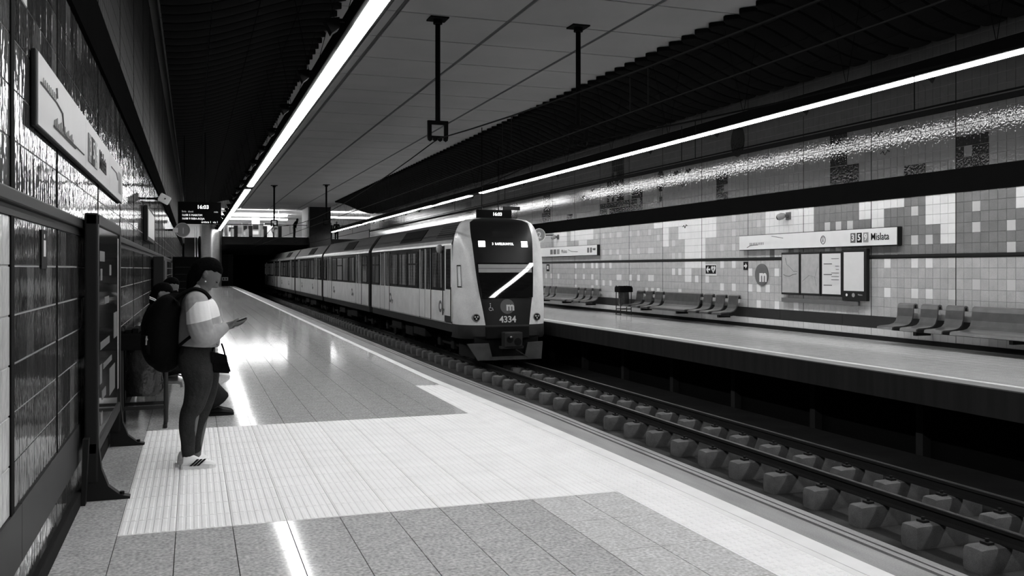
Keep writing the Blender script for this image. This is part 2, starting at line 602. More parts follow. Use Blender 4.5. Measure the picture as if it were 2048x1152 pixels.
def tile_wall(parent, x, n, ystart, c0, c1, rows, pick, mats, single, jgap=0.006, g=0.003, bv=0.004, dep=0.008):
    """rows: (z0, z1); pick(c, zmid) -> index of the material; single(c, zmid) -> piece of its own"""
    st = MB()
    cache = {}
    for c in range(c0, c1):
        pn, j = divmod(c, 12)
        ya = ystart + pn * PANEL + j * CW
        yb = ya + CW
        if j == 0: ya += jgap
        if j == 11: yb -= jgap
        for z0, z1 in rows:
            zm = (z0 + z1) / 2
            mi = pick(c, zm)
            if mi is None: continue
            if single(c, zm):
                key = (round(yb - ya, 4), round(z1 - z0, 4), mi)
                if key not in cache:
                    q = MB(); tile_geo(q, -(yb - ya) / 2, (yb - ya) / 2, -(z1 - z0) / 2, (z1 - z0) / 2, 0, n, 0, g=g, bv=bv, dep=dep)
                    cache[key] = q.mesh('tile', mats[mi], fix=False)
                put('tile', cache[key], (x, (ya + yb) / 2, zm), parent)
            else:
                tile_geo(st, ya, yb, z0, z1, x, n, mi, g=g, bv=bv, dep=dep)
    return st.build('tiling', mats, parent, kind='stuff', fix=False)


def rows(z0, z1, k):
    h = (z1 - z0) / k
    return [(z0 + h * i, z0 + h * (i + 1)) for i in range(k)]


RA = rows(.50, 1.715, 6)
RB = rows(1.785, 2.94, 6)
RCR = rows(3.38, 6.02, 13)
RBASE = [(.09, .25)]
# --- far wall with the mural (cells measured in tile columns from the panel joint at Y = 13.43)
YS = 13.43
WHITE = [(23.7, 31.6, 2.31, 3.03), (21.7, 23.7, 2.35, 2.97), (11.8, 13.8, 2.58, 2.96), (9.8, 11.8, 2.36, 3.0), (6.8, 9.8, 2.77, 2.99), (-.1, 3.8, 2.36, 2.99),
         (-.1, 1.9, 1.99, 2.38), (-20, -7.3, 2.59, 2.98), (26.7, 29.7, 1.78, 1.99), (100.2, 106.3, 2.38, 2.98), (87.3, 97.4, 2.58, 2.98), (90.2, 94.2, 2.34, 2.62),
         (43.7, 62.4, 2.72, 2.99), (57.6, 59.6, 2.19, 2.78), (43.7, 54.5, 2.32, 2.73), (46.6, 52.8, 1.77, 2.37), (50.7, 52.8, 1.12, 1.72), (46.6, 50.7, 1.51, 1.72)]
NIGHT = [(15.7, 18.6, 3.3, 4.62), (13.8, 15.7, 3.3, 3.82), (3.8, 6.8, 3.3, 3.64), (-4.3, -.2, 3.3, 4.06), (40.6, 43.6, 3.3, 4.23), (74.3, 79.1, 4.57, 5.16),
         (74.1, 81.1, 3.44, 4.69), (67.3, 84.1, 3.22, 3.76), (67.3, 70.3, 3.45, 4.21), (109.2, 112.3, 3.3, 4.56), (109.2, 114.1, 3.3, 3.77), (97.3, 100.2, 3.3, 3.59), (167.2, 172.1, 3.3, 5.71),
         (130, 136, 3.3, 4.3), (190, 196, 3.3, 4.8)]
NWIN = [(16, 4.3), (41, 3.65), (-2, 3.6), (77, 4.7), (77, 3.95), (79, 3.95), (80, 3.55), (68, 3.6)]
BW = {5: [39], 4: [85, 82, 79, 76, 75, 71, 68, 64, 33, 5, -3], 3: [19, 17, 15, 39, 61], 2: [-3, -7, 56], 1: [5, 3, 39, 42, 85, 82, 79, 76, 71, 68, 64, 63],
      0: [-7, 33, 31, 25, 19, 17, 75, 56, 54]}
AW = {5: [39, 9, 5, 3, 0, 42, 85, 82, 79, 95, 91, 87], 4: [35, 29, 56, 54], 3: [-3, -7, 111, 108, 104, 95, 91, 87, 76, 75, 71, 68, 64, 63, 49, 46],
      2: [39, 35, 33, 31, 9, 5, 3, 0, 42, 85, 82, 79], 1: [95, 87, 65, 63, 61, 54], 0: [33, 29, 25, 0, -3]}


def inside(c, z, rects):
    return any(a <= c + .3 <= b_ and lo <= z <= hi for a, b_, lo, hi in rects)


def pick_r(c, z):
    if z < .3: return 1
    if z > 3.3:
        for cc, zz in NWIN:
            if c == cc and abs(z - zz) < .11: return 4
        return 5 if inside(c, z, NIGHT) else 4
    if inside(c, z, WHITE): return 0
    if z < 1.75:
        r = int((z - .5) / .2025)
        if c in AW.get(r, []) or (c > 114 and (c * 7 + r * 3) % 11 == 0): return 0 if c > 0 else 1
        return 2
    r = int((z - 1.785) / .1925)
    if c in BW.get(r, []) or (c > 114 and (c * 5 + r * 3) % 11 == 0): return 1
    if c > 114: return 0 if z > 2.5 - .25 * math.sin(c * .35) else 2
    return 3 if c < 31.8 else 2


TM = [M['tw'], M['tl'], M['tm'], M['td'], M['tn'], M['tk']]
b = MB(); b.box(XR, XR + .25, 5.0, YR, -.36, 6.95)
wall_r = b.build('wall_right', M['grout'], kind='structure')
NC = int((YR - YS) / CW)
tile_wall(wall_r, XR, -1, YS, -40, NC, RA + RB + RCR + RBASE, pick_r, TM, lambda c, z: .3 < z < 3.2 and -9 <= c < 16, g=0.002)
b = MB(); b.box(XR - .03, XR + .01, 5, YR, 2.94, 3.38); b.build('black_band', M['band'], wall_r)
b = MB(); b.box(XR - .035, XR + .01, 5, YR, 1.733, 1.785); b.box(XR - .02, XR + .01, 5, YR, 1.715, 1.733); b.build('rail_trim', M['frame'], wall_r)
b = MB()
y = 13.43 - PANEL * 3
pan = MB(); pan.box(-.012, .01, .004, PANEL - .004, .25, .50)
pan = pan.mesh('base_panel', M['lband'])
while y < YR:
    put('base_panel', pan, (XR, y + .9, 0), wall_r)
    y += PANEL
b = MB(); b.box(XR - .03, XR + .01, 5, YR, 0, .09); b.build('plinth', M['plinth'], wall_r)
b = MB()
y = 13.43 - PANEL * 3
while y < YR:
    b.box(XR - .0095, XR, y - .006, y + .006, .25, 6.0)
    y += PANEL
b.build('panel_joint', M['black'], wall_r, kind='stuff')

# balloons and birds of the mural
for (px, py, ry, rz) in ((1476, 282, .32, .42), (1322, 362, .22, .33)):
    p = atX(px, py, XR)
    disc((XR - .014, p.y, p.z), ry, 'x', .006, rz=rz).build('balloon_emblem', M['tk'], wall_r)
p = atX(1322, 395, XR)
b = MB(); b.box(XR - .013, XR - .008, p.y - .09, p.y + .09, p.z - .12, p.z + .02); b.box(XR - .011, XR - .008, p.y - .008, p.y + .008, p.z, p.z + .28)
b.build('balloon_basket', M['tk'], wall_r)
for (px, py) in ((1757, 272), (1798, 265), (1352, 350), (1377, 345), (1376, 344), (1185, 383), (1166, 397), (1365, 374), (1352, 348), (1770, 310), (1370, 456), (1376, 346)):
    p = atX(px, py, XR - .012)
    s = .13
    MB().tube([(p.x, p.y - s, p.z + .06), (p.x, p.y - s * .5, p.z + .09), (p.x, p.y, p.z), (p.x, p.y + s * .5, p.z + .08), (p.x, p.y + s, p.z + .04)], .012, 4).build('bird_emblem', M['tk'], wall_r)
# conduit on the wall
b = MB(); b.box(XR - .07, XR - .01, 6, YR, 4.50, 4.60); b.build('cable_tray', M['iron'], wall_r)

# --- near wall: dark glazed relief tiles
YSL = 5.49
LROWS = RA + rows(1.82, 3.08, 6) + rows(3.50, 6.0, 12) + RBASE


def pick_l(c, z):
    if c < -7 + 0.0:
        if z < .3: return 1
        if z < 1.75: return 2
        return 3 if z > 3.3 else 2 if z > 2.75 else 1
    if z > 3.3: return 3
    if z > 2.75 and c < -5: return 2
    r = int((z - .5) / .2025)
    if (c * 13 + r * 29) % 17 in (0, 5): return 1
    return 0


b = MB(); b.box(XL - .25, XL, Y0, 70, -.36, 6.95)
wall_l = b.build('wall_left', M['lgrout'], kind='structure')
tile_wall(wall_l, XL, 1, YSL, -40, int((70 - YSL) / CW), LROWS, pick_l, [M['ld'], M['ll'], M['lw'], M['lup']], lambda c, z: .3 < z < 3.2 and -9 <= c < 15, g=0.004, bv=0.001, dep=0.0045)
b = MB(); b.box(XL - .01, XL + .03, Y0, 70, 3.08, 3.50); b.build('black_band', M['band'], wall_l)
b = MB(); b.box(XL - .01, XL + .035, Y0, 70, 1.76, 1.82, bev=.008); b.box(XL - .01, XL + .012, Y0, 70, 1.715, 1.76); b.build('rail_trim', M['frame'], wall_l)
pan = MB(); pan.box(-.01, .014, .004, PANEL - .004, .25, .50)
pan = pan.mesh('base_panel', M['lband'])
y = 5.49 - 1.135 - PANEL * 4
while y < 68:
    put('base_panel', pan, (XL, y, 0), wall_l)
    y += PANEL
b = MB(); b.box(XL - .01, XL + .035, Y0, 70, 0, .09, bev=.006); b.build('plinth', M['plinth'], wall_l)
b = MB()
y = 5.49 - PANEL * 4
while y < 70:
    b.box(XL, XL + .0085, y - .007, y + .007, .5, 6.0)
    y += PANEL
b.box(XL, XL + .011, 4.13, 4.20, .5, 6.0)
b.build('panel_joint', M['black'], wall_l, kind='stuff')

# back wall behind the camera and the far ends
b = MB(); b.box(XL - .25, XR + .25, Y0 - .2, Y0, PIT - .2, 7); b.build('wall_back', M['conc'], kind='structure')
b = MB(); b.box(XR, XR + .25, Y0, 5.0, -.36, 6.95); b.box(XE2, XR, Y0, 2.0, PIT, 0); b.build('wall_front', M['conc'], kind='structure')

# ------------------------------------------------------------------ ceiling
b = MB(); b.box(XL - .25, XR + .25, Y0, YR + 10, 6.95, 7.15)
ceiling = b.build('ceiling', M['ceilgap'], kind='structure')
XJ = [-.7, 1.6, 4.0, 6.4, 8.8, 11.2, 13.6]
pcache = {}
for i in range(6):
    k = -11
    while True:
        ya = 18.45 + 2.12 * k
        k += 1
        if ya > 82.5: break
        wx = XJ[i + 1] - XJ[i] - .09
        if i not in pcache:
            q = MB(); q.box(-wx / 2, wx / 2, -1.035, 1.035, 0, .05, bev=.012)
            pcache[i] = q.mesh('ceiling_panel', M['ceil'])
        put('ceiling_panel', pcache[i], ((XJ[i] + XJ[i + 1]) / 2, ya + 1.06, ZC), ceiling)
b = MB()
for x in XJ[1:-1]:
    b.box(x - .03, x + .03, Y0, 82.5, ZC + .02, ZC + .06)
b.build('ceiling_rail', M['ceilgap'], ceiling)


# dark acoustic slats that curve down towards both walls
def slat_mesh(sign, xin, xout, name):
    b = MB()
    NSEG = 4
    hw = .262
    for sgm in range(NSEG):
        rings = []
        for q in range(5):
            t = (sgm + q / 4 * .985) / NSEG
            x = xin + (xout - xin) * t
            z = 6.70 - .82 * (.5 - .5 * math.cos(math.pi * t)) + .02
            e = 1.0
            dist = t * abs(xout - xin)
            if dist < .26: e = max(.12, math.sqrt(max(0, 1 - (1 - dist / .26) ** 2)))
            h = hw * e
            ring = [(x, -h, z + .03), (x, -h * .93, z - .02), (x, -h * .6, z - .04), (x, h * .6, z - .04), (x, h * .93, z - .02), (x, h, z + .03), (x, h * .8, z + .07), (x, -h * .8, z + .07)]
            rings.append(ring)
        b.loft(rings)
    return b.mesh(name, M['slat'], smooth=True)


sr = slat_mesh(1, 10.50, 13.50, 'ceiling_slat')
sl = slat_mesh(-1, 2.80, -.52, 'ceiling_slat')
k = 0
y = 17.99 / C_ - 10.62 * S_ / C_ - .58 * 30
while y < 72:
    if y > -4.5:
        put('ceiling_slat', sr, (0, y, 0), ceiling)
        put('ceiling_slat', sl, (0, y, 0), ceiling)
    y += .58
b = MB()
for x in (11.4, 12.6, .1, 1.6):
    b.box(x - .02, x + .02, Y0, 72, 6.80 if x in (1.6, 11.4) else 6.62, 6.84 if x in (1.6, 11.4) else 6.66)
b.build('slat_carrier', M['iron'], ceiling)

# ------------------------------------------------------------------ linear lights
def linear_light(xc, ysta, label, side, group):
    t = thing('linear_light', label, 'light fixture', (xc, 0, ZL), group)
    b = MB(); b.box(xc - .17, xc + .17, Y0 + 1, 78.5, ZL + .05, ZL + .27, bev=.01); b.build('housing', M['housing'], t)
    y = Y0 + 1.0
    i = 0
    while y < 78:
        b = MB()
        L = 1.52
        wv = .105
        poly = [(xc - wv, ZL + .05), (xc + wv, ZL + .05), (xc + wv, ZL + .034), (xc + wv * .7, ZL + .022), (xc - wv * .7, ZL + .022), (xc - wv, ZL + .034)]
        b.prism(poly, 'y', y + .014, y + L - .014)
        dim = (side < 0 and abs(y - 35.6) < .8) or (side > 0 and abs(y - 36.5) < .8)
        if not dim:
            b.build('diffuser', M['lampdim'] if (side < 0 and i % 13 == 11) else M['lamp'], t)
        y += L
        i += 1
    y = 2.2
    k = 0
    while y < 76:
        # little spotlight on a short arm, and the wires the beam hangs from
        xa = xc + side * .17
        xb = xa + side * .08
        b = MB(); b.box(min(xa, xb), max(xa, xb), y - .03, y + .03, ZL + .16, ZL + .20)
        b.prism([(xb, ZL + .20), (xb + side * .20, ZL + .17), (xb + side * .10, ZL - .02), (xb, ZL + .06)], 'y', y - .1, y + .1)
        b.build('spotlight', M['housing'], t)
        b = MB(); b.cyl((xc, y + 1.6, ZL + .26), (xc + side * .38, y + 1.6, 6.8), .006, n=5)
        b.cyl((xc, y + 1.6, ZL + .26), (xc - side * .5, y + 1.6, 6.8), .006, n=5)
        b.build('hanging_cable', M['iron'], t)
        y += 3.3
    return t


linear_light(XLA, 0, 'long glowing linear light hung over the platform where the woman stands', -1, 'linear lights')
linear_light(XLB, 0, 'long glowing linear light hung before the tiled mural wall', 1, 'linear lights')


# ------------------------------------------------------------------ tracks
def track(xc, label, y0, yfar, nb):
    t = thing('railway_track', label, 'track', (xc, 0, PIT))
    for sg in (-1, 1):
        x = xc + sg * .53
        prof = [(-.06, -.14), (.06, -.14), (.06, -.125), (.012, -.11), (.012, -.045), (.034, -.035), (.034, -.004), (.028, 0), (-.028, 0), (-.034, -.004), (-.034, -.035), (-.012, -.045), (-.012, -.11), (-.06, -.125)]
        b = MB(); b.prism([(x + p, RT + q) for p, q in prof], 'y', y0, 128)
        r = b.build('rail', M['rail'], t)
        b = MB(); b.box(x - .022, x + .022, y0, 128, RT - .001, RT + .0015); b.build('rail_head', M['railtop'], r)
    # cast concrete sleeper block with rounded shoulders
    bl = MB(); bl.box(-.36, .36, -.13, .13, -.03, .25, bev=.075)
    bl.box(-.2, -.12, -.05, .05, .25, .275, 1); bl.box(.12, .2, -.05, .05, .25, .275, 1)
    bl.cyl((-.16, 0, .27), (-.16, 0, .305), .02, n=6, mi=1); bl.cyl((.16, 0, .27), (.16, 0, .305), .02, n=6, mi=1)
    bl = bl.mesh('sleeper_block', [M['block'], M['rail']], smooth=True)
    y = y0 + .5
    st = MB()
    n = 0
    while y < yfar:
        for sg in (-1, 1):
            x = xc + sg * .53
            if n < nb:
                put('sleeper_block', bl, (x + sg * 0.0, y, PIT), t)
            else:
                st.box(x - .36, x + .36, y - .125, y + .125, PIT, PIT + .25)
            n += 1
        y += .822
    if st.v: st.build('sleeper_blocks_far', M['block'], t, kind='stuff')
    return t


track(XT2, 'railway track carrying the metro train, beside the far platform', 6.3, 120, 180)
track(XT1, 'empty railway track down beside the near platform edge', -4, 120, 60)


# ------------------------------------------------------------------ overhead line
def support(xc, y, label):
    t = thing('catenary_support', label, 'catenary support', (xc, y, ZC), 'catenary supports under the ceiling')
    b = MB(); b.box(xc - .2, xc + .2, y - .2, y + .2, ZC - .03, ZC + .01, bev=.008); b.build('base_plate', M['iron'], t)
    b = MB(); b.cyl((xc, y, ZC - .02), (xc, y, 4.62), .055, n=12); b.cyl((xc, y, ZC - .12), (xc, y, ZC - .03), .1, n=12); b.build('pole', M['iron'], t, smooth=True)
    b = MB()
    b.box(xc - .22, xc + .22, y - .04, y + .04, 4.55, 4.63)
    b.box(xc - .22, xc - .14, y - .035, y + .035, 4.26, 4.6)
    b.box(xc + .14, xc + .22, y - .035, y + .035, 4.26, 4.6)
    b.box(xc - .19, xc + .19, y - .03, y + .03, 4.27, 4.31)
    b.build('bracket_frame', M['iron'], t)
    b = MB()
    for sx in (-.17, -.06, .05, .17):
        b.tube([(xc + sx - .045, y, 4.25), (xc + sx, y, 4.25), (xc + sx + .045, y, 4.25)], [(.035, .035), (.065, .065), (.035, .035)], 10)
    b.build('insulator', M['iron'], t, smooth=True)
    return t


def overhead(xc, sup, label):
    t = thing('overhead_line', label, 'overhead wire', (xc, 0, 3.35))
    b = MB(); b.cyl((xc, Y0, 3.35), (xc, 110, 3.35), .011, n=6); b.build('contact_wire', M['wire'], t)
    pts = []
    drops = []
    for ya, yb in zip(sup, sup[1:]):
        for i in range(16):
            f = i / 16
            z = 4.25 - 2.4 * f * (1 - f)
            pts.append((xc, ya + (yb - ya) * f, z))
            if i in (2, 4, 7, 9, 12, 14):
                drops.append((ya + (yb - ya) * f, z))
    b = MB(); b.tube(pts, .014, 6, side=Vector((1, 0, 0))); b.build('messenger_wire', M['wire'], t)
    for y, z in drops:
        for dy in ((0, .45) if int(y) % 2 else (0,)):
            b = MB(); b.cyl((xc, y + dy, z - (.03 if dy else 0)), (xc, y + dy, 3.35), .007, n=5); b.build('dropper', M['wire'], t)
    return t


support(XT1, 18.7, 'catenary support pole over the empty track, close to the camera')
support(XT2, 18.3, 'catenary support pole above the train track, ahead of the train')
support(XT1, 59.6, 'catenary support over the empty track, near the upper hall')
support(XT2, 58.0, 'catenary support over the train, beside the dark pillar')
overhead(XT1, [-19, 18.7, 59.6, 98], 'overhead wire with droppers above the empty track')
overhead(XT2, [-21, 18.3, 58.0, 98], 'overhead wire with droppers above the train track')

# ------------------------------------------------------------------ the train
TXC = XT2
train = thing('metro_train', 'light coloured metro train numbered 4334 arriving at the far platform', 'train', (TXC, 23.0, RT))
HW = 1.28
PROF = [(-HW + .02, -.02), (-HW, .02), (-HW, .88), (-HW, 2.14), (-HW + .01, 2.20), (-HW + .05, 2.30), (-HW + .40, 2.80), (-HW + .55, 2.86), (-HW + .9, 2.90), (0, 2.92)]
FULL = PROF + [(-x, z) for x, z in PROF[-2::-1]]
PM = [2, 0, 1, 2, 2, 3, 3, 3, 3]           # material per strip of the half profile


def car(ya, yb):
    b = MB()
    n = len(FULL)
    vs = [(TXC + x, ya, z) for x, z in FULL] + [(TXC + x, yb, z) for x, z in FULL]
    pm = [0, 0, 1, 2, 2, 3, 3, 3, 3]
    pm = pm + pm[::-1]
    for i in range(n - 1):
        b.add([vs[i], vs[i + 1], vs[n + i + 1], vs[n + i]], [(0, 1, 2, 3)], pm[i])
    b.add(vs, [tuple(range(n)), tuple(range(n, 2 * n))], 3)
    body = b.build('car_body', [M['tb'], M['tband'], M['tcove'], M['troof']], train, smooth=True)
    b = MB(); b.box(TXC - HW + .04, TXC + HW - .04, ya, yb, -.24, -.02); b.build('skirt', M['tgrey'], train)
    return body


def side_x(o=.0):
    return TXC - HW - o


def pane(y0, y1, z0, z1, par, m='pane', name='window', o=.006):
    b = MB(); b.box(side_x(o), side_x(-.02), y0, y1, z0, z1, bev=.004); return b.build(name, M[m], par)


def window(y0, y1, par, hopper=False):
    b = MB()
    f = .035
    for (a, c, e, g) in ((y0, y1, .93, .93 + f), (y0, y1, 2.02 - f, 2.02), (y0, y0 + f, .93, 2.02), (y1 - f, y1, .93, 2.02)):
        b.box(side_x(.012), side_x(-.01), a, c, e, g)
    if hopper: b.box(side_x(.012), side_x(-.01), y0, y1, 1.62, 1.67)
    wn = b.build('window', M['ink'], par)
    pane(y0 + f, y1 - f, .93 + f, 1.98, wn, name='pane')


def door(y0, y1, par):
    w2 = (y0 + y1) / 2
    b = MB()
    b.box(side_x(.014), side_x(-.01), y0, w2 - .012, .03, .88)
    b.box(side_x(.014), side_x(-.01), w2 + .012, y1, .03, .88)
    for (a, c) in ((y0, y0 + .03), (y1 - .03, y1), (w2 - .04, w2 - .012), (w2 + .012, w2 + .04)):
        b.box(side_x(.014), side_x(-.01), a, c, .88, 2.1)
    dr = b.build('door', M['tb'], par)
    pane(y0 + .1, w2 - .1, .9, 2.05, dr, name='door_window', o=.01)
    pane(w2 + .1, y1 - .1, .9, 2.05, dr, name='door_window', o=.01)
    b = MB(); b.box(side_x(.016), side_x(0), w2 - .012, w2 + .012, .03, 2.1)
    b.box(side_x(.016), side_x(0), y0 - .025, y0 - .005, .0, 2.1); b.box(side_x(.016), side_x(0), y1 + .005, y1 + .025, .0, 2.1)
    b.build('door_seal', M['ink'], dr)


def emblem(y, z, r, par):
    disc((side_x(.01), y, z), r, 'x', .006, rz=r).build('emblem', M['inkgrey'], par)
    disc((side_x(.013), y - r * .25, z), r * .55, 'x', .004, rz=r * .5).build('emblem_core', M['tb'], par)
    text('fgv', r * 1.3, M['inkgrey'], (side_x(.01), y - r * 2.0, z - r * .5), (0, -1, 0), (0, 0, 1), par, name='lettering')


def fy(px):
    return atX(px, 540, side_x()).y


def vent(ya, yb):
    b = MB()
    x0, z0, x1, z1 = TXC - HW + .10, 2.37, TXC - HW + .36, 2.74
    b.add([(x0 - .03, ya, z0), (x0 - .03, yb, z0), (x1 - .03, yb, z1), (x1 - .03, ya, z1), (x0 + .05, ya, z0), (x0 + .05, yb, z0), (x1 + .05, yb, z1), (x1 + .05, ya, z1)],
          [(0, 1, 2, 3), (4, 7, 6, 5), (0, 4, 5, 1), (1, 5, 6, 2), (2, 6, 7, 3), (3, 7, 4, 0)])
    b.build('roof_hatch', M['under'], train)


CARY = [(24.05, 35.75), (36.45, 49.85), (50.55, 63.95), (64.65, 78.1), (78.8, 92.0)]
for ci, (ya, yb) in enumerate(CARY):
    cb = car(ya, yb)
    if ci == 0:
        window(fy(885.5), fy(865), cb)
        door(fy(862), fy(840), cb)
        window(fy(836), fy(816), cb, True)
        window(fy(814), fy(798), cb)
        window(fy(795), fy(780), cb)
        door(fy(779), fy(761), cb)
        window(fy(758.5), fy(745), cb, True)
        vent(fy(836), fy(795))
        emblem(fy(881), .43, .17, cb)
        emblem(fy(781), .47, .17, cb)
        # cab door
        y0, y1 = fy(904), fy(890)
        b = MB(); b.box(side_x(.012), side_x(-.01), y0, y1, .05, 2.16, bev=.01); cd = b.build('cab_door', M['tb'], cb)
        pane(y0 + .1, y1 - .14, .93, 2.05, cd, 'paned', 'door_window', .018)
        b = MB(); b.cyl((side_x(.05), y1 + .06, .2), (side_x(.05), y1 + .06, 1.2), .014, n=6); b.cyl((side_x(.05), y0 - .05, .2), (side_x(.05), y0 - .05, 1.0), .014, n=6)
        b.build('grab_rail', M['frame'], cd)
        b = MB(); b.box(side_x(.02), side_x(0), y0 + .02, y1 - .02, .03, .2); b.build('step_plate', M['tgrey'], cd)
        b = MB(); b.ball((side_x(.08), y1 + .3, 2.06), .1, (1, .8, 1.3)); b.build('rear_camera', M['tcove'], cb, smooth=True)
    else:
        L = yb - ya
        window(ya + .35, ya + 1.35, cb, True)
        door(ya + 1.6, ya + 2.9, cb)
        window(ya + 3.3, ya + 4.7, cb)
        window(ya + 4.9, ya + 6.6, cb)
        window(ya + 6.8, ya + 8.4, cb, True)
        window(ya + 8.6, ya + 10.0, cb)
        door(ya + L - 3.1, ya + L - 1.8, cb)
        window(ya + L - 1.4, ya + L - .35, cb, True)
        vent(ya + 4.2, ya + 6.8)
        emblem(ya + 4.0, .47, .16, cb)
        emblem(ya + 9.5, .47, .16, cb)
    # underframe boxes and bogies
    for (o0, o1, dx, zb) in ((3.6, 5.2, 0, -.62), (5.5, 6.6, .05, -.72), (7.0, 8.6, 0, -.6)):
        if ya + o1 < yb - 2:
            b = MB(); b.box(TXC - 1.12 + dx, TXC + 1.0, ya + o0, ya + o1, zb, -.24, bev=.03); b.build('underframe_box', M['under'], train)
    for yc in (ya + 1.9, yb - 2.0):
        b = MB()
        b.box(TXC - .86, TXC - .72, yc - 1.2, yc + 1.2, -.72, -.5, bev=.03)
        b.box(TXC + .72, TXC + .86, yc - 1.2, yc + 1.2, -.72, -.5, bev=.03)
        b.box(TXC - .8, TXC + .8, yc - .25, yc + .25, -.62, -.3)
        for q in (-.75, .75):
            b.box(TXC - .93, TXC - .8, yc + q - .16, yc + q + .16, -.8, -.48, bev=.03)
        bg = b.build('bogie', M['under'], train)
        for q in (-.75, .75):
            b = MB()
            for sx in (-.56, .56):
                b.cyl((TXC + sx - .06, yc + q, RT + .38), (TXC + sx + .06, yc + q, RT + .38), .375, n=24)
            b.cyl((TXC - .56, yc + q, RT + .38), (TXC + .56, yc + q, RT + .38), .07, n=10)
            b.build('wheelset', M['under'], bg, smooth=True)
for (ya, yb) in ((35.75, 36.45), (49.85, 50.55), (63.95, 64.65), (78.1, 78.8)):
    b = MB()
    nf = 7
    for k in range(nf):
        y = ya + (yb - ya) * k / nf
        q = [(TXC + x * .955, z * .975 + .02) for x, z in FULL]
        n = len(q)
        m_ = y + (yb - ya) / nf / 2
        e = y + (yb - ya) / nf
        q2 = [(TXC + x * .92, z * .96 + .03) for x, z in FULL]
        b.loft([[(p[0], y, p[1]) for p in q2], [(p[0], m_, p[1]) for p in q], [(p[0], e, p[1]) for p in q2]], cap=False)
    b.build('gangway_bellows', M['under'], train)

# nose: superellipse plan, raked upwards
TYF = [(-.35, 23.02), (0, 23.0), (.7, 23.075), (1.2, 23.165), (1.66, 23.265), (2.2, 23.38), (2.5, 23.50), (2.77, 23.68), (2.85, 23.82), (2.90, 24.03)]
TW = [(-.35, 1.22), (0, 1.26), (.3, 1.28), (1.6, 1.28), (2.0, 1.26), (2.3, 1.21), (2.5, 1.16), (2.65, 1.10), (2.77, 1.02), (2.85, .88), (2.90, .55)]
TP = [(-.35, .62), (0, .62), (.4, .68), (.8, .75), (1.2, .80), (1.75, .84), (2.4, .88), (2.6, .87), (2.77, .84), (2.85, .70), (2.90, .42)]
NE = 3.4


def noseY(x, z):
    wv = interp(TW, z)
    yf = interp(TYF, z)
    dd = 24.06 - yf
    return yf + dd * (1 - max(0, 1 - min(1, abs(x) / wv) ** NE) ** (1 / NE))


zl = [0, .15, .35, .55, .7, .9, 1.1, 1.3, 1.5, 1.7, 1.9, 2.05, 2.2, 2.35, 2.45, 2.56, 2.67, 2.77, 2.81, 2.85, 2.88, 2.90]


def nose_grid(z, us):
    wv, pv = interp(TW, z), interp(TP, z)
    fp = math.asin(min(1, (pv / wv)) ** (NE / 2))
    out = []
    for u in us:
        a = abs(u)
        ph = fp * a / .5 if a <= .5 else fp + (math.pi / 2 - fp) * (a - .5) / .5
        x = wv * math.sin(ph) ** (2 / NE)
        yf = interp(TYF, z)
        y = yf + (24.06 - yf) * (1 - max(0, math.cos(ph)) ** (2 / NE))
        out.append((TXC + math.copysign(x, u), y, z))
    return out


def patch(us, zs, name, m, par, off=0):
    rows_ = [nose_grid(z, us) for z in zs]
    rows_ = [[(x, y - off, z) for x, y, z in r] for r in rows_]
    b = MB(); b.loft(rows_, cap=False, closed=False)
    return b.build(name, m, par, smooth=True)


nose = patch([-.5 - .5 * k / 10 for k in range(10, -1, -1)], zl, 'nose_fender', M['tb'], train)
patch([.5 + .5 * k / 10 for k in range(0, 11)], zl, 'nose_fender', M['tb'], train)
front = patch([-.5 + k / 16 for k in range(17)], zl, 'front_panel', M['tdark'], train)
b = MB(); b.loft([nose_grid(2.90, [-1 + k / 8 for k in range(17)]), [(TXC + x, 24.1, 2.915) for x in [-.9 + k * 1.8 / 16 for k in range(17)]]], cap=False, closed=False)
b.build('nose_roof', M['troof'], train, smooth=True)


def onface(x, z, off=.008):
    return Vector((TXC + x, noseY(x, z) - off, z))


def face_patch(x0, x1, z0, z1, name, m, par, off=.008, nx=8, nz=6, taper=0.0):
    b = MB()
    rws = []
    for j in range(nz + 1):
        z = z0 + (z1 - z0) * j / nz
        e = 1 - taper * (1 - j / nz)
        rws.append([onface((x0 + (x1 - x0) * i / nx) * e, z, off) for i in range(nx + 1)])
    back = [[p + Vector((0, off + .02, 0)) for p in r] for r in rws]
    b.loft(rws, cap=False, closed=False)
    ed = rws[0] + [r[-1] for r in rws[1:]] + rws[-1][-2::-1] + [r[0] for r in rws[-2:0:-1]]
    eb = back[0] + [r[-1] for r in back[1:]] + back[-1][-2::-1] + [r[0] for r in back[-2:0:-1]]
    b.loft([ed, eb], cap=False)
    return b.build(name, m, par, smooth=True)


WSY = lambda x, z: 23.02 + .1517 * (z - .7) + .02425 * (z * z - .49)
_ny = noseY
noseY = lambda x, z: WSY(x, z)
ws = face_patch(-.80, .80, .73, 1.66, 'windshield', M['wind'], front, .006, taper=.10)
face_patch(-.77, .74, 1.40, 1.62, 'sun_blind', M['blind'], front, .011, 10, 3)
face_patch(-.77, .74, 1.50, 1.515, 'blind_rail', M['inkgrey'], front, .013, 10, 1)
noseY = _ny
face_patch(-.29, .29, 2.34, 2.53, 'route_display', M['glass'], front, .008)
face_patch(-.70, .70, .685, .70, 'crease_line', M['tgrey'], front, .010, 12, 1)
for sx in (-1, 1):
    face_patch(sx * .61 - .09, sx * .61 + .09, 2.09, 2.25, 'headlight', M['head'], front, .012, 4, 4)
warp = lambda p: Vector((p.x, noseY(p.x - TXC, p.z) - .010 + (p.y - 23.0), p.z))
text('3  RAFELBUNYOL', .088, M['led'], (TXC - .02, 23.0, 2.17), (1, 0, 0), (0, 0, 1), front, 'destination_text', warp=warp, sx=.9, bold=.004)
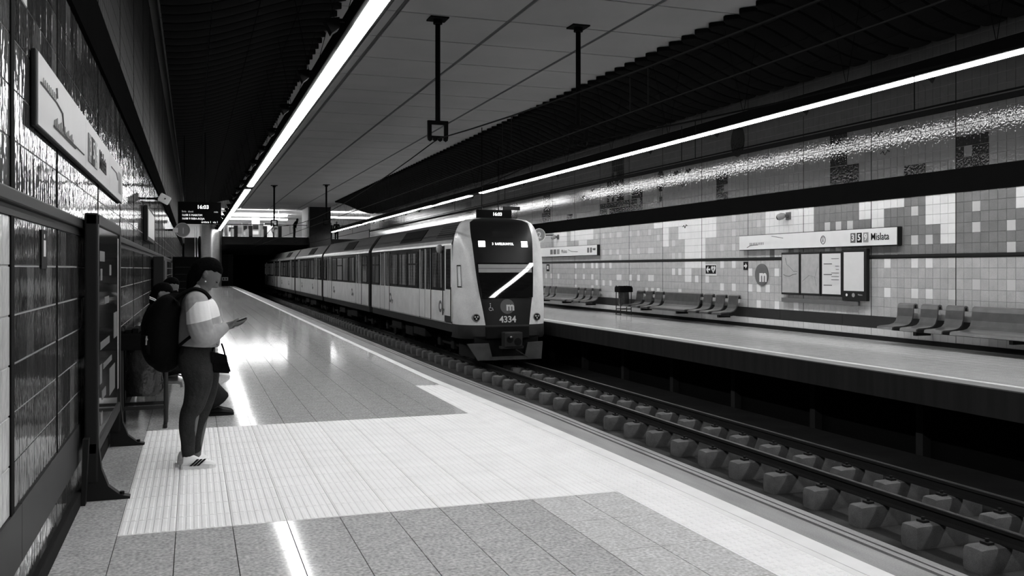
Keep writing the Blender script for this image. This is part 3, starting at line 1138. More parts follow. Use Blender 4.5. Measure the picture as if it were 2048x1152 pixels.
text('4334', .235, M['white'], (TXC + .0, 23.0, .14), (1, 0, 0), (0, 0, 1), front, 'fleet_number', warp=warp, bold=.006)
b = MB(); n = 28
b.add([onface(.0, .49, .008)] + [onface(.2 * math.cos(2 * math.pi * k / n), .49 + .2 * math.sin(2 * math.pi * k / n), .010) for k in range(n)], [(0, k + 1, (k + 1) % n + 1) for k in range(n)])
b.build('operator_roundel', M['inkgrey'], front)
text('m', .30, M['white'], (TXC + .08, 22.995, .48), (1, 0, 0), (0, 0, 1), front, 'roundel_letter', warp=warp, bold=.012)
b = MB()
b.tube([onface(-.47 + .045 * math.cos(a), .43 + .045 * math.sin(a), .014) for a in [math.radians(100 + 26 * k) for k in range(10)]], .007, 5)
b.tube([onface(-.475, .54, .014), onface(-.475, .455, .014), onface(-.42, .452, .014), onface(-.40, .39, .014)], .008, 5)
b.ball(onface(-.478, .57, .012), .016, (1, .4, 1), u=8, v=6)
b.build('wheelchair_symbol', M['white'], front)
for sx in (-1, 1):
    c = onface(sx * .86, .2, .01)
    b = MB(); b.tube([c + Vector((0, -.03, 0)), c + Vector((0, .08, 0))], .105, 20, side=Vector((1, 0, 0)))
    lp = b.build('tail_lamp', M['steel'], train, smooth=True)
    b = MB(); b.tube([c + Vector((0, -.037, 0)), c + Vector((0, -.028, 0))], .082, 20, side=Vector((1, 0, 0))); b.build('lamp_bowl', M['ink'], lp)
    b = MB()
    for dx, dz in ((-.035, .02), (.035, .02), (0, -.035)):
        b.ball(c + Vector((dx, -.035, dz)), .024, u=8, v=6)
    b.build('lamp_bulb', M['white'], lp, smooth=True)
# side inspection hatch on the fender and small print
y0, y1 = 23.55, 23.85
b = MB()
for (za, zb_, ua, ub) in ((1.0, 1.03, 0, 1), (1.57, 1.60, 0, 1), (1.0, 1.6, 0, .1), (1.0, 1.6, .9, 1)):
    pts = []
    for q in (ua, ub):
        x = -1.255 + .06 * (1 - q) - .02
        for z in (za, zb_):
            xx = -1.235 + .075 * (1 - q)
            pts.append((TXC + xx - .012, noseY(xx, z) - .012, z))
    b.add([pts[0], pts[2], pts[3], pts[1]], [(0, 1, 2, 3)])
b.build('inspection_hatch', M['ink'], nose)
# roof grille beside the nose
for k in range(6):
    b = MB()
    z = 2.40 + .062 * k
    x = TXC - HW + .05 + (z - 2.30) / .50 * .35
    b.box(x - .015, x + .03, 24.3, 26.1, z, z + .022)
    b.build('roof_grille', M['ink'], train)
# bumper, coupler, plow
b = MB()
rws = []
for z, o in ((0.0, .0), (-.08, .015), (-.30, .02), (-.37, -.05), (-.37, -.3)):
    rws.append([(x, y - o, z) for x, y, zz in nose_grid(0.0, [-1 + k / 12 for k in range(25)])])
b.loft(rws, cap=False, closed=False)
bumper = b.build('bumper', M['tgrey'], train, smooth=True)
b = MB(); b.box(TXC - .62, TXC + .6, 23.0 - .035, 23.2, -.36, -.04, bev=.02); b.build('coupler_recess', M['ink'], bumper)
b = MB()
b.box(TXC - .24, TXC + .26, 22.55, 22.85, -.56, -.17, bev=.03)
b.box(TXC - .12, TXC + .12, 22.8, 23.6, -.5, -.3)
b.box(TXC - .32, TXC + .3, 22.6, 22.8, -.60, -.54)
cp = b.build('coupler', M['tgrey'], train)
b = MB(); b.cyl((TXC - .1, 22.54, -.36), (TXC - .1, 22.60, -.36), .09, n=16); b.cyl((TXC + .12, 22.54, -.42), (TXC + .12, 22.6, -.42), .1, n=16); b.build('coupler_face', M['ink'], cp)
b = MB(); b.ball((TXC - .09, 22.50, -.30), .04, u=10, v=8); b.build('coupler_cone', M['steel'], cp, smooth=True)
b = MB(); b.cyl((TXC + .05, 22.5, -.62), (TXC + .42, 22.6, -.84), .012, n=6); b.build('hose', M['steel'], cp)
b = MB()
b.prism([(TXC - 1.15, -.48), (TXC - .55, -.48), (TXC - .45, -.88), (TXC - .85, -.93)], 'y', 22.95, 23.02)
b.prism([(TXC + .55, -.48), (TXC + .98, -.46), (TXC + .94, -.93), (TXC + .45, -.88)], 'y', 22.95, 23.02)
b.prism([(TXC - .86, -.84), (TXC + .94, -.84), (TXC + .94, -.93), (TXC - .85, -.93)], 'y', 22.96, 23.03)
b.build('track_plow', M['tplow'], train)
b = MB(); b.box(TXC - .9, TXC + .9, 23.1, 24.6, -.9, -.3); b.build('underframe_box', M['under'], train)
# wiper
b = MB(); b.tube([onface(.62, .74, .02), onface(.60, 1.1, .025), onface(.70, 1.62, .02)], .012, 5); b.build('wiper', M['ink'], front)

# ------------------------------------------------------------------ mural-side furniture
def sbox(x0, x1, y0, y1, z0, z1, bev=.0):
    b = MB(); b.box(x0, x1, y0, y1, z0, z1, bev=bev); return b


def sign_right(y0, y1, label, near):
    t = thing('station_sign', label, 'sign', (XR, (y0 + y1) / 2, 1.97), 'long station name signs')
    sbox(XR - .13, XR - .01, y0, y1, 1.975, 2.355, .008).build('sign_box', M['frame'], t)
    sbox(XR - .137, XR - .125, y0 + .012, y1 - .012, 1.99, 2.345).build('sign_face', M['white'], t)
    xf = XR - .139
    if near:
        ly = lambda px: atX(px, 480, xf).y
        text('Mislata', .215, M['ink'], (xf, ly(1759.5), 2.165), (0, -1, 0), (0, 0, 1), t, bold=.0015, sx=.90)
        for d_, px, m_ in (('3', 1706, 'inkgrey'), ('5', 1718.5, 'ink'), ('9', 1731.5, 'inkmid')):
            c = ly(px)
            sbox(xf - .003, xf + .003, c - .078, c + .078, 2.06, 2.27, .002).build('line_badge', M[m_], t)
            text(d_, .19, M['white'], (xf - .006, c, 2.165), (0, -1, 0), (0, 0, 1), t, bold=.005)
        c = ly(1646)
        b = MB(); b.tube([(xf, c + .075 * math.cos(a), 2.15 + .09 * math.sin(a)) for a in [2 * math.pi * k / 24 for k in range(25)]], .008, 5, side=Vector((1, 0, 0)))
        b.box(xf - .004, xf, c - .01, c + .01, 2.10, 2.17); b.box(xf - .004, xf, c - .012, c + .012, 2.185, 2.21)
        b.build('information_mark', M['ink'], t)
        b = MB()
        pts = [ly(p) for p in (1494, 1500, 1508, 1516)]
        b.tube([(xf, pts[0], 2.04), (xf, pts[1], 2.09), (xf, pts[2], 2.10), (xf, pts[3], 2.10)], .008, 4)
        for k in range(9):
            b.box(xf - .004, xf, pts[0] - .15 - k * .07, pts[0] - .15 - k * .07 + .02, 2.10, 2.16)
        b.tube([(xf, ly(1543), 2.30), (xf, ly(1552), 2.28), (xf, ly(1566), 2.24)], .007, 4)
        b.build('route_diagram', M['inkgrey'], t)
    else:
        for k, c in enumerate((33.6, 33.25, 32.9)):
            sbox(xf - .003, xf + .003, c - .13, c + .13, 2.07, 2.26).build('line_badge', M['inkgrey' if k != 2 else 'inkmid'], t)
        text('Mislata', .2, M['inkgrey'], (xf, 32.3, 2.16), (0, -1, 0), (0, 0, 1), t)
        b = MB()
        b.tube([(xf, 31.9, 2.22), (xf, 31.6, 2.15), (xf, 31.0, 2.13)], .01, 4)
        for c in (30.05, 29.8):
            b.box(xf - .004, xf, c - .08, c + .08, 2.08, 2.26)
        b.tube([(xf, 29.6, 2.2), (xf, 29.42, 2.2)], .04, 4)
        b.build('route_diagram', M['inkgrey'], t)
    return t


sign_right(14.8, 20.45, 'long white Mislata sign above the four information panels', True)
sign_right(29.3, 34.9, 'long white Mislata sign just beside the train front', False)

# info panels
xf = XR - .12
for i, (pa, pb, lab) in enumerate(((1564, 1598, 'framed pale map panel with a dark route line, first from the roundel'), (1602, 1639, 'framed blank grey street map panel beside the route map'),
                                   (1644, 1682, 'framed white timetable panel with short dark text bars'), (1686, 1731, 'framed white notice panel with a black footer'))):
    ya, yb = atX(pb, 550, xf).y, atX(pa, 550, xf).y
    zb, zt = (.93, 1.84) if i < 3 else (.86, 1.88)
    t = thing('information_board', lab, 'notice board', (XR, (ya + yb) / 2, zb), 'information panels on the mural wall')
    sbox(XR - .12, XR - .04, ya - .03, yb + .03, zb - .05, zt + .05, .01).build('case', M['frame'], t)
    if i < 3:
        sbox(xf - .006, xf + .004, ya + .01, yb - .01, zb, zt).build('sheet', M[['paper', 'paper', 'paperw'][i]], t)
    else:
        sbox(xf - .006, xf + .004, ya + .05, yb - .03, 1.02, zt - .02).build('sheet', M['paperw'], t)
        b = disc((xf - .005, yb - .12, .93), .03, 'x', .004)
        b.v += disc((xf - .005, (ya + yb) / 2, .93), .04, 'x', .004).v[:0]
        b.build('footer_mark', M['white'], t)
        disc((xf - .005, (ya + yb) / 2 + .02, .93), .045, 'x', .004).build('footer_mark', M['inkmid'], t)
        text('Mislata', .05, M['inkmid'], (xf - .005, ya + .16, .94), (0, -1, 0), (0, 0, 1), t)
    b = MB()
    x = xf - .008
    if i == 0:
        b.tube([(x, yb - .07, 1.36), (x, yb - .16, 1.33), (x, yb - .3, 1.32), (x, yb - .42, 1.36), (x, ya + .08, 1.38)], .006, 4)
        b.tube([(x, yb - .14, 1.76), (x, yb - .2, 1.6), (x, yb - .3, 1.55), (x, ya + .2, 1.44), (x, ya + .06, 1.44)], .004, 4)
        b.build('route_map', M['inkgrey'], t)
    elif i == 1:
        b.tube([(x, yb - .05, 1.2), (x, yb - .3, 1.35), (x, ya + .05, 1.28)], .003, 4)
        b.tube([(x, ya + .06, 1.55), (x, ya + .16, 1.3), (x, ya + .1, 1.1)], .003, 4)
        b.build('street_lines', M['inkmid'], t)
    elif i == 2:
        for z in (1.60, 1.36, 1.12):
            b.box(x - .002, x, yb - .07 - .28, yb - .07, z, z + .018)
        for z, l in ((1.72, .25), (1.55, .12), (1.48, .1), (1.40, .25), (1.32, .25), (1.25, .25)):
            b.box(x - .002, x, ya + .06, ya + .06 + l, z, z + .012)
        b.build('timetable_print', M['inkgrey'], t)
# shallow ledge of the cases
sbox(XR - .10, XR - .04, 16.0, 18.7, .70, .80, .01).build('panel_ledge', M['inkgrey'], None, label='grey ledge below the four information panels', cat='ledge')

# roundel m
t = thing('metro_roundel', 'dark oval m roundel sign on the mural beside the information panels', 'sign', (XR, 19.61, 1.08))
disc((XR - .04, 19.61, 1.35), .275, 'x', .03, rz=.275).build('roundel_disc', M['inkgrey'], t)
text('m', .42, M['white'], (XR - .043, 19.53, 1.31), (0, -1, 0), (0, 0, 1), t, bold=.016)
# AED sign, arrow sign, small extinguisher sign
t = thing('defibrillator_sign', 'square black sign with white arrow and heart on the mural', 'sign', (XR, 22.0, 1.3))
sbox(XR - .02, XR - .009, 21.73, 22.3, 1.31, 1.62).build('sign_board', M['white'], t)
sbox(XR - .024, XR - .018, 21.75, 22.28, 1.36, 1.60).build('sign_panel', M['ink'], t)
b = MB(); c = 22.14; x = XR - .027
b.prism([(c + .1, 1.48), (c + .02, 1.57), (c - .02, 1.55), (c + .02, 1.505), (c - .1, 1.505), (c - .1, 1.455), (c + .02, 1.455), (c - .02, 1.41), (c + .02, 1.39)], 'x', x, x + .004)
b.build('arrow', M['white'], t)
c = 21.88
b = MB(); b.prism([(c, 1.385), (c - .1, 1.49), (c - .11, 1.54), (c - .06, 1.58), (c, 1.55), (c + .06, 1.58), (c + .11, 1.54), (c + .1, 1.49)], 'x', x, x + .004); b.build('heart', M['white'], t)
b = MB(); b.prism([(c + .01, 1.55), (c - .04, 1.48), (c, 1.48), (c - .01, 1.41), (c + .04, 1.5), (c, 1.5)], 'x', x - .003, x); b.build('bolt_mark', M['ink'], t)
t = thing('exit_arrow_sign', 'small black sign with white arrow beside the m roundel', 'sign', (XR, 20.33, 1.47))
sbox(XR - .02, XR - .009, 20.23, 20.43, 1.47, 1.68).build('sign_board', M['ink'], t)
b = MB(); c = 20.33; b.prism([(c - .07, 1.575), (c - .01, 1.64), (c + .01, 1.62), (c - .01, 1.595), (c + .07, 1.595), (c + .07, 1.555), (c - .01, 1.555), (c + .01, 1.53), (c - .01, 1.51)], 'x', XR - .024, XR - .019); b.build('arrow', M['white'], t)
t = thing('equipment_sign', 'tiny dark sign on the wall by the train front', 'sign', (XR, 34.3, 1.5))
sbox(XR - .02, XR - .009, 34.15, 34.45, 1.40, 1.68).build('sign_board', M['ink'], t)
b = MB(); b.box(XR - .023, XR - .019, 34.22, 34.38, 1.48, 1.62); b.build('pictogram', M['white'], t)
# platform number 2
p = atX(1078, 470, 12.95)
t = thing('platform_number_sign', 'round grey platform sign numbered 2 by the train front', 'sign', (XR, p.y, p.z - .26))
disc((p.x, p.y - .03, p.z), .25, 'y', .06).build('disc', M['inkmid'], t)
b = MB(); b.tube([(p.x + .25 * math.cos(a), p.y - .035, p.z + .25 * math.sin(a)) for a in [2 * math.pi * k / 32 for k in range(33)]], .014, 6, side=Vector((0, 1, 0))); b.build('rim', M['white'], t)
text('2', .36, M['white'], (p.x, p.y - .035, p.z - .02), (1, 0, 0), (0, 0, 1), t, bold=.008)
b = MB(); b.box(p.x + .24, XR - .008, p.y - .02, p.y + .02, p.z - .02, p.z + .02); b.build('arm', M['iron'], t)


def cctv(p, xw, label):
    s = -1 if xw > 5 else 1
    t = thing('security_camera', label, 'camera', (xw, p.y, p.z), 'security cameras')
    b = MB(); b.tube([(xw + s * .008, p.y, p.z), (xw + s * .12, p.y, p.z)], .04, 10); b.box(min(xw + s * .008, xw + s * .03), max(xw + s * .008, xw + s * .03), p.y - .09, p.y + .09, p.z - .09, p.z + .09); b.build('bracket', M['inkgrey'], t)
    b = MB(); b.tube([(xw + s * .1, p.y + .02, p.z + .02), (xw + s * .15, p.y + .07, p.z), (xw + s * .20, p.y + .15, p.z - .03)], [(.05, .05), (.085, .085), (.075, .075)], 14); b.build('camera_body', M['inkmid'], t, smooth=True)
    b = MB(); b.tube([(xw + s * .20, p.y + .15, p.z - .03), (xw + s * .205, p.y + .165, p.z - .032)], .06, 12); b.build('lens', M['ink'], t)


cctv(atX(1578, 432, XR), XR, 'grey security camera above the Mislata sign')
cctv(atX(1117, 474, XR), XR, 'grey security camera above the sign by the train')


# benches
def seat_mesh(b, y0, y1, th=.03):
    prof = [(.03, .72), (.015, .80), (-.03, .815), (-.075, .79), (-.09, .72), (-.105, .56), (-.14, .46), (-.20, .41), (-.30, .385), (-.45, .375), (-.55, .372), (-.60, .355), (-.61, .31)]
    inner = []
    for i, (x, z) in enumerate(prof):
        a = Vector(prof[max(0, i - 1)]); c = Vector(prof[min(len(prof) - 1, i + 1)])
        t = (c - a).normalized()
        nn = Vector((-t.y, t.x))
        inner.append((x + nn.x * th, z + nn.y * th))
    poly = prof + inner[::-1]
    n = len(prof)
    for i in range(n - 1):
        q = [prof[i], prof[i + 1], inner[i + 1], inner[i]]
        vs = [(p[0], y0, p[1]) for p in q] + [(p[0], y1, p[1]) for p in q]
        b.add(vs, [(0, 1, 2, 3), (7, 6, 5, 4), (0, 4, 5, 1), (2, 6, 7, 3)] + ([(3, 7, 4, 0)] if i == 0 else []) + ([(1, 5, 6, 2)] if i == n - 2 else []))


def bench(yc, label):
    t = thing('platform_bench', label, 'bench', (XR - .04, yc, 0), 'steel benches along the mural wall')
    spec = [(-2.85, .42), (-2.23, .42), (-1.61, .42), (-1.0, 2.0), (1.19, .42), (1.81, .42), (2.43, .42)]
    for y, wd in spec:
        b = MB(); seat_mesh(b, 0, wd)
        b.v = [(XR - .13 + x, yc + y + yy, z) for x, yy, z in b.v]
        b.build('seat', M['seat'], t, smooth=True)
    sbox(XR - .43, XR - .33, yc - 2.8, yc + 2.8, .27, .345, .01).build('beam', M['frame'], t)
    for y in (-2.2, 0, 2.2):
        b = MB(); b.box(XR - .40, XR - .04, yc + y - .04, yc + y + .04, .2, .29); b.build('wall_bracket', M['frame'], t)
    return t


bench(23.25, 'steel bench of six single seats and one wide seat below the heart sign')
bench(31.85, 'steel bench of seats close to the train front, under the far sign')
bench(11.85, 'steel bench of seats nearest the camera, beyond the information panels')


# litter bins
def bin_(c, s, label, facing):
    x, y = c
    t = thing('litter_bin', label, 'bin', (x, y, 0), 'bins with clear bags')
    sg = facing
    b = MB()
    for dx in (-.19, .19):
        b.tube([(x + dx, y - .16, 0), (x + dx, y - .16, .95)], .016, 6)
        b.tube([(x + dx, y + .16, 0), (x + dx, y + .16, .95)], .016, 6)
        b.box(x + dx - .012, x + dx + .012, y - .2, y + .2, .0, .03)
    b.box(x - .2, x + .2, y - .17, y - .14, .18, .21); b.box(x - .2, x + .2, y + .14, y + .17, .18, .21)
    b.build('leg_frame', M['lband'], t)
    b = MB(); b.box(x - .23, x + .23, y - .21, y + .21, .74, .90, bev=.02)
    for k in range(7):
        b.box(x - .22 + k * .063, x - .22 + k * .063 + .05, y - .2, y + .2, .90, .92 + .012 * (k % 3))
    b.build('hood', M['nylon'], t)
    rings = []
    for z, q in ((.30, .13), (.36, .17), (.55, .165), (.75, .17)):
        rings.append([(x + q * math.cos(a) * (1 + .05 * math.sin(5 * a + z * 9)), y + q * math.sin(a) * (1 + .05 * math.sin(4 * a + z * 7)), z) for a in [2 * math.pi * k / 20 for k in range(20)]])
    b = MB(); b.loft(rings); b.build('liner_bag', M['bag'], t, smooth=True)
    return t


bin_((13.22, 26.7), 1, 'black hooded litter bin with clear bag between the mural benches', -1)
bin_((-.43, 9.35), 1, 'black hooded litter bin with clear bag beside the seated person', 1)


# hanging departure boards
def board(x0, x1, y, z0, z1, label, lines, clock):
    t = thing('departure_board', label, 'display', ((x0 + x1) / 2, y, z0), 'hanging departure boards')
    sbox(x0, x1, y, y + .22, z0, z1, .015).build('casing', M['tblack'], t)
    for x in (x0 + .2, x0 + .85):
        b = MB(); b.cyl((x, y + .11, z1 - .02), (x, y + .11, 6.82 if x > 9 and x < 10.5 else 6.1), .018, n=8); b.build('hanger', M['iron'], t)
    h = z1 - z0
    text(clock, .17, M['led'], ((x0 + x1) / 2 + .1, y - .004, z1 - .17), (1, 0, 0), (0, 0, 1), t, 'clock_digits', bold=.004)
    for k, (s, m_, dz, al, xx) in enumerate(lines):
        text(s, .088, M[m_], (x0 + xx, y - .004, z0 + dz), (1, 0, 0), (0, 0, 1), t, 'led_line', align=al)
    return t


board(-.45, .90, 31.7, 2.98, 3.70, 'black departure board with glowing lines hung above the near platform',
      [('16:08 5 MARITIM', 'led', .28, 'LEFT', .12), ('16:08 9 RIBA-ROJA', 'led', .165, 'LEFT', .12), ('linia  desti', 'leddim', .40, 'LEFT', .12), ('min', 'leddim', .40, 'RIGHT', 1.25), ('andana 1  via 1', 'led', .06, 'RIGHT', 1.25)], '16:03')
board(10.05, 11.40, 32.5, 3.05, 3.72, 'black departure board with a clock showing above the train front', [], '16:03')
sbox(11.1, 11.75, 32.55, 32.70, 3.725, 3.86, .01).build('speaker_box', M['ink'], None, label='small black box on top of the departure board over the train', cat='box')

# ------------------------------------------------------------------ near wall furniture
# long sign with network map, name and strip map
t = thing('station_sign', 'long pale sign with route map and Mislata name on the near tiled wall', 'sign', (XL, 7.2, 2.1))
ZS0, ZS1 = 2.15, 2.50
xs = XL + .032
sbox(XL + .01, xs, 4.60, 9.90, ZS0, ZS1, .006).build('sign_box', M['frame'], t)
for a, c, m_ in ((4.62, 6.565, 'signgrey'), (6.57, 8.40, 'signgrey'), (8.405, 9.885, 'signgrey')):
    sbox(xs - .004, xs + .006, a, c, ZS0 + .008, ZS1 - .008).build('sign_face', M[m_], t)
xs += .008
text('Mislata', .20, M['ink'], (xs, 7.78, 2.32), (0, 1, 0), (0, 0, 1), t, bold=.003)
for k, (d_, m_) in enumerate((('3', 'inkgrey'), ('5', 'ink'), ('9', 'inkmid'))):
    c = 6.80 + k * .21
    sbox(xs - .003, xs + .003, c - .09, c + .09, 2.225, 2.415).build('line_badge', M[m_], t)
    text(d_, .17, M['white'], (xs + .006, c, 2.32), (0, 1, 0), (0, 0, 1), t)
b = MB()
b.tube([(xs, 4.68, 2.36), (xs, 5.2, 2.355), (xs, 5.42, 2.335), (xs, 5.47, 2.25), (xs, 5.57, 2.23), (xs, 6.45, 2.235)], .005, 4)
b.tube([(xs, 5.1, 2.22), (xs, 6.0, 2.22)], .006, 4)
b.tube([(xs, 5.2, 2.43), (xs, 5.22, 2.38)], .005, 4)
for k in range(16):
    b.box(xs, xs + .002, 5.12 + k * .05, 5.135 + k * .05, 2.225, 2.255 + .012 * (k % 3))
for k in range(8):
    b.box(xs, xs + .002, 4.75 + k * .06, 4.762 + k * .06, 2.365, 2.395)
b.build('route_diagram', M['inkgrey'], t)
b = MB()
b.tube([(xs, 8.55, 2.38), (xs, 9.1, 2.38), (xs, 9.25, 2.33)], .006, 4)
for k in range(6):
    b.box(xs, xs + .002, 9.35 + k * .06, 9.375 + k * .06, 2.22, 2.42)
b.build('strip_map', M['inkmid'], t)

# advertising stand
t = thing('poster_stand', 'dark advertising poster stand on splayed feet against the tiled wall', 'advertising stand', (-.6, 7.4, 0))
PX0, PX1 = -.655, -.575
PY0, PY1 = 6.42, 8.42
b = MB()
b.box(PX0, PX1, PY0, PY0 + .09, .12, 1.86, bev=.012); b.box(PX0, PX1, PY1 - .09, PY1, .12, 1.86, bev=.012)
b.box(PX0, PX1, PY0, PY1, 1.78, 1.86, bev=.01); b.box(PX0, PX1, PY0, PY1, .30, .38, bev=.01)
b.build('stand_frame', M['frame'], t)
sbox(PX0 + .01, PX1 - .012, PY0 + .08, PY1 - .08, .36, 1.80).build('poster', M['glass'], t)
xq = PX1 - .010
for (a, c, e, g) in ((.15, .5, 1.55, 1.62), (.2, .32, 1.42, 1.5), (.9, 1.05, 1.45, 1.53), (.5, .85, 1.25, 1.3), (.2, .9, .95, 1.0), (.15, .3, .72, .85), (.4, 1.1, .8, .84), (.3, .6, .6, .66), (.9, 1.4, .55, .75), (1.3, 1.62, .95, 1.15), (.2, .34, .44, .52)):
    b = MB(); b.box(xq - .004, xq, PY0 + .1 + a, PY0 + .1 + c, e, g); b.build('poster_print', M['inkgrey'], t)
b = MB(); b.box(xq - .004, xq - .001, PY1 - .20, PY1 - .12, .5, 1.75); b.build('poster_edge', M['signgrey'], t)
for y in (PY0 + .045, PY1 - .045):
    b = MB()
    prof = [(PX0, .02), (PX0, .55), (PX1, .55), (PX1 + .003, .35), (PX1 + .02, .2), (PX1 + .06, .09), (PX1 + .13, .03), (PX1 + .19, .015), (PX1 + .19, 0), (PX0, 0)]
    b.prism(prof, 'y', y - .035, y + .035)
    b.build('foot', M['frame'], t)
    b = MB(); b.cyl((PX1 + .14, y, .02), (PX1 + .14, y, .045), .015, n=8); b.build('foot_bolt', M['ink'], t)
b = MB()
b.prism([(XL + .035, 0), (XL + .06, 0), (PX0 + .035, .42), (PX0 + .0, .42)], 'y', PY0 - .10, PY0 - .02); b.build('back_strut', M['frame'], t)

# pictogram sticker, cctv, small frames
t = thing('wall_sticker', 'narrow dark safety pictogram sticker on the near tiled wall', 'sign', (XL, 4.5, 1.55))
p0, p1 = atX(78, 500, XL), atX(89, 420, XL)
sbox(XL + .008, XL + .012, p0.y, p1.y, 1.50, 1.69).build('sticker', M['ink'], t)
b = MB(); c = (p0.y + p1.y) / 2; b.ball((XL + .012, c, 1.66), .012, (.15, 1, 1), u=8, v=6); b.box(XL + .011, XL + .014, c - .03, c + .03, 1.56, 1.64); b.build('pictogram', M['white'], t)
p = atX(329, 398, -.42)
t = thing('speaker', 'small white tilted loudspeaker box on the near wall below the black band', 'speaker', (XL, p.y, p.z))
bm = bmesh.new(); bmesh.ops.create_cube(bm, size=1)
for v in bm.verts:
    q = Vector((v.co.x * .17, v.co.y * .12, v.co.z * .13))
    q.rotate(Matrix.Rotation(math.radians(28), 3, 'Y'))
    v.co = q + p
bmesh.ops.bevel(bm, geom=bm.edges[:], offset=.01, segments=2, affect='EDGES')
b = MB(); b.bm(bm); b.build('speaker_box', M['white'], t)
b = MB(); b.cyl((XL + .008, p.y, p.z), (p.x - .05, p.y, p.z), .018, n=8); b.ball((p.x - .1, p.y, p.z), .03, u=8, v=6); b.build('bracket', M['iron'], t)
b = MB(); b.ball((p.x + .01, p.y - .066, p.z), .012, u=8, v=6); b.build('screw', M['ink'], t)
t = thing('framed_notice', 'small framed notice box high on the near tiled wall', 'notice board', (XL, 15.6, 2.1))
ya, yb = atX(294, 450, -.64).y, atX(308, 450, -.64).y
sbox(XL + .01, XL + .07, ya, yb, 1.93, 2.45, .01).build('case', M['frame'], t)
sbox(XL + .068, XL + .074, ya + .15, yb - .15, 1.99, 2.40).build('sheet', M['paperw'], t)
ya, yb = 17.3, 19.0
t = thing('service_cabinet', 'tall dark service cabinet standing against the near tiled wall', 'cabinet', (XL, 18, 0))
sbox(XL + .04, XL + .22, ya, yb, 0, 1.72, .015).build('cabinet_body', M['frame'], t)
sbox(XL + .05, XL + .232, ya + .1, yb - .1, .1, 1.65, .01).build('door', M['lband'], t)
b = MB(); b.box(XL + .23, XL + .25, ya + .2, ya + .24, .9, 1.1); b.build('handle', M['steel'], t)
# platform number 1
p = atX(365, 460, -.28)
t = thing('platform_number_sign', 'round grey platform sign numbered 1 below the departure board', 'sign', (p.x, p.y, p.z - .2))
disc((p.x, p.y, p.z), .205, 'y', .05).build('disc', M['inkgrey'], t)
b = MB(); b.tube([(p.x + .205 * math.cos(a), p.y - .005, p.z + .205 * math.sin(a)) for a in [2 * math.pi * k / 32 for k in range(33)]], .012, 6); b.build('rim', M['inkmid'], t)
text('1', .26, M['inkmid'], (p.x + .02, p.y - .006, p.z - .03), (1, 0, 0), (0, 0, 1), t)
b = MB(); b.box(XL + .008, p.x - .19, p.y + .005, p.y + .045, p.z - .03, p.z + .03); b.build('arm', M['iron'], t)
b = MB(); b.box(p.x - .27, p.x - .13, p.y - .06, p.y - .01, p.z - .08, p.z + .06, bev=.008); b.build('sensor_box', M['signgrey'], t)
# vending machine
t = thing('vending_machine', 'black vending machine standing by the wall behind the woman', 'vending machine', (-.25, 34.5, 0))
sbox(XL + .04, .22, 34, 35.1, 0, 1.92, .02).build('cabinet', M['tblack'], t)
sbox(XL + .10, .06, 33.985, 34.0, .6, 1.75).build('front_glass', M['tblack'], t)
sbox(.09, .18, 33.985, 34.0, 1.0, 1.4).build('keypad', M['frame'], t)
for z in (.8, 1.05, 1.3, 1.55):
    sbox(XL + .12, .04, 33.98, 33.986, z, z + .015).build('shelf_strip', M['frame'], t)
# bench where the two people sit
t = thing('platform_bench', 'dark steel bench on the near wall with two people seated', 'bench', (XL, 12.4, 0))
for k in range(8):
    b = MB(); seat_mesh(b, 0, .5)
    b.v = [(XL + .09 - x * .85, 9.75 + k * .62 + yy, z) for x, yy, z in b.v]
    b.build('seat', M['seat'], t, smooth=True)
sbox(XL + .28, XL + .36, 9.7, 14.8, .27, .34).build('beam', M['frame'], t)
for y in (10.0, 12.2, 14.4):
    sbox(XL + .04, XL + .34, y, y + .07, .2, .28).build('wall_bracket', M['frame'], t)

# ------------------------------------------------------------------ upper hall at the far end
MZ = 4.2
b = MB(); b.box(.5, 9.5, 80.0, 84.2, 3.55, MZ); b.prism([(80.0, 3.55), (84.0, 2.75), (104, 2.75), (104, MZ), (84.2, MZ)], 'x', .5, 9.5)
b.build('floor', M['pillar'], kind='structure')
b = MB(); b.box(-3, .5, 84.0, 104, 3.7, MZ); b.box(9.5, 22, 84.0, 104, 3.7, MZ); b.build('floor', M['hallgrey'], kind='structure')
b = MB(); b.box(-3, 22, 103, 103.3, 2.7, 7.6); hw = b.build('wall_hall', M['hallwall'], kind='structure')
b = MB(); b.box(22, 22.3, 73.5, 103.3, -.4, 7.6); b.box(-3.3, -3, 70, 103.3, -.4, 7.6); b.box(-3, -.95, 69.8, 70.0, -.4, 7.6); b.box(XR + .25, 22, 73.3, 73.5, -.4, 7.6)
b.build('wall_hall_side', M['hallwall'], kind='structure')
b = MB(); b.box(-3.3, 22.3, 83.5, 103.3, 6.95, 7.15); b.box(XR + .25, 22.3, 73.4, 83.5, 6.95, 7.15); b.box(-3.3, XL - .25, 70, 83.5, 6.95, 7.15)
b.build('ceiling', M['hallwall'], kind='structure')
# tunnel
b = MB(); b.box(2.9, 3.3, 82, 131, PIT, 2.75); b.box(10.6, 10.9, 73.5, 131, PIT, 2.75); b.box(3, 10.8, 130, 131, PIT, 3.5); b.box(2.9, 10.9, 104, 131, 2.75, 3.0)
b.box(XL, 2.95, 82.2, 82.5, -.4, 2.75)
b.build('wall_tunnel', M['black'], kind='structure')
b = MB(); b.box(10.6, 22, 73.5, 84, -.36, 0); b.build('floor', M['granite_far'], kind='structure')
b = MB(); b.box(-3, XL, 70, 84, -.36, 0); b.build('floor', M['granite_far'], kind='structure')
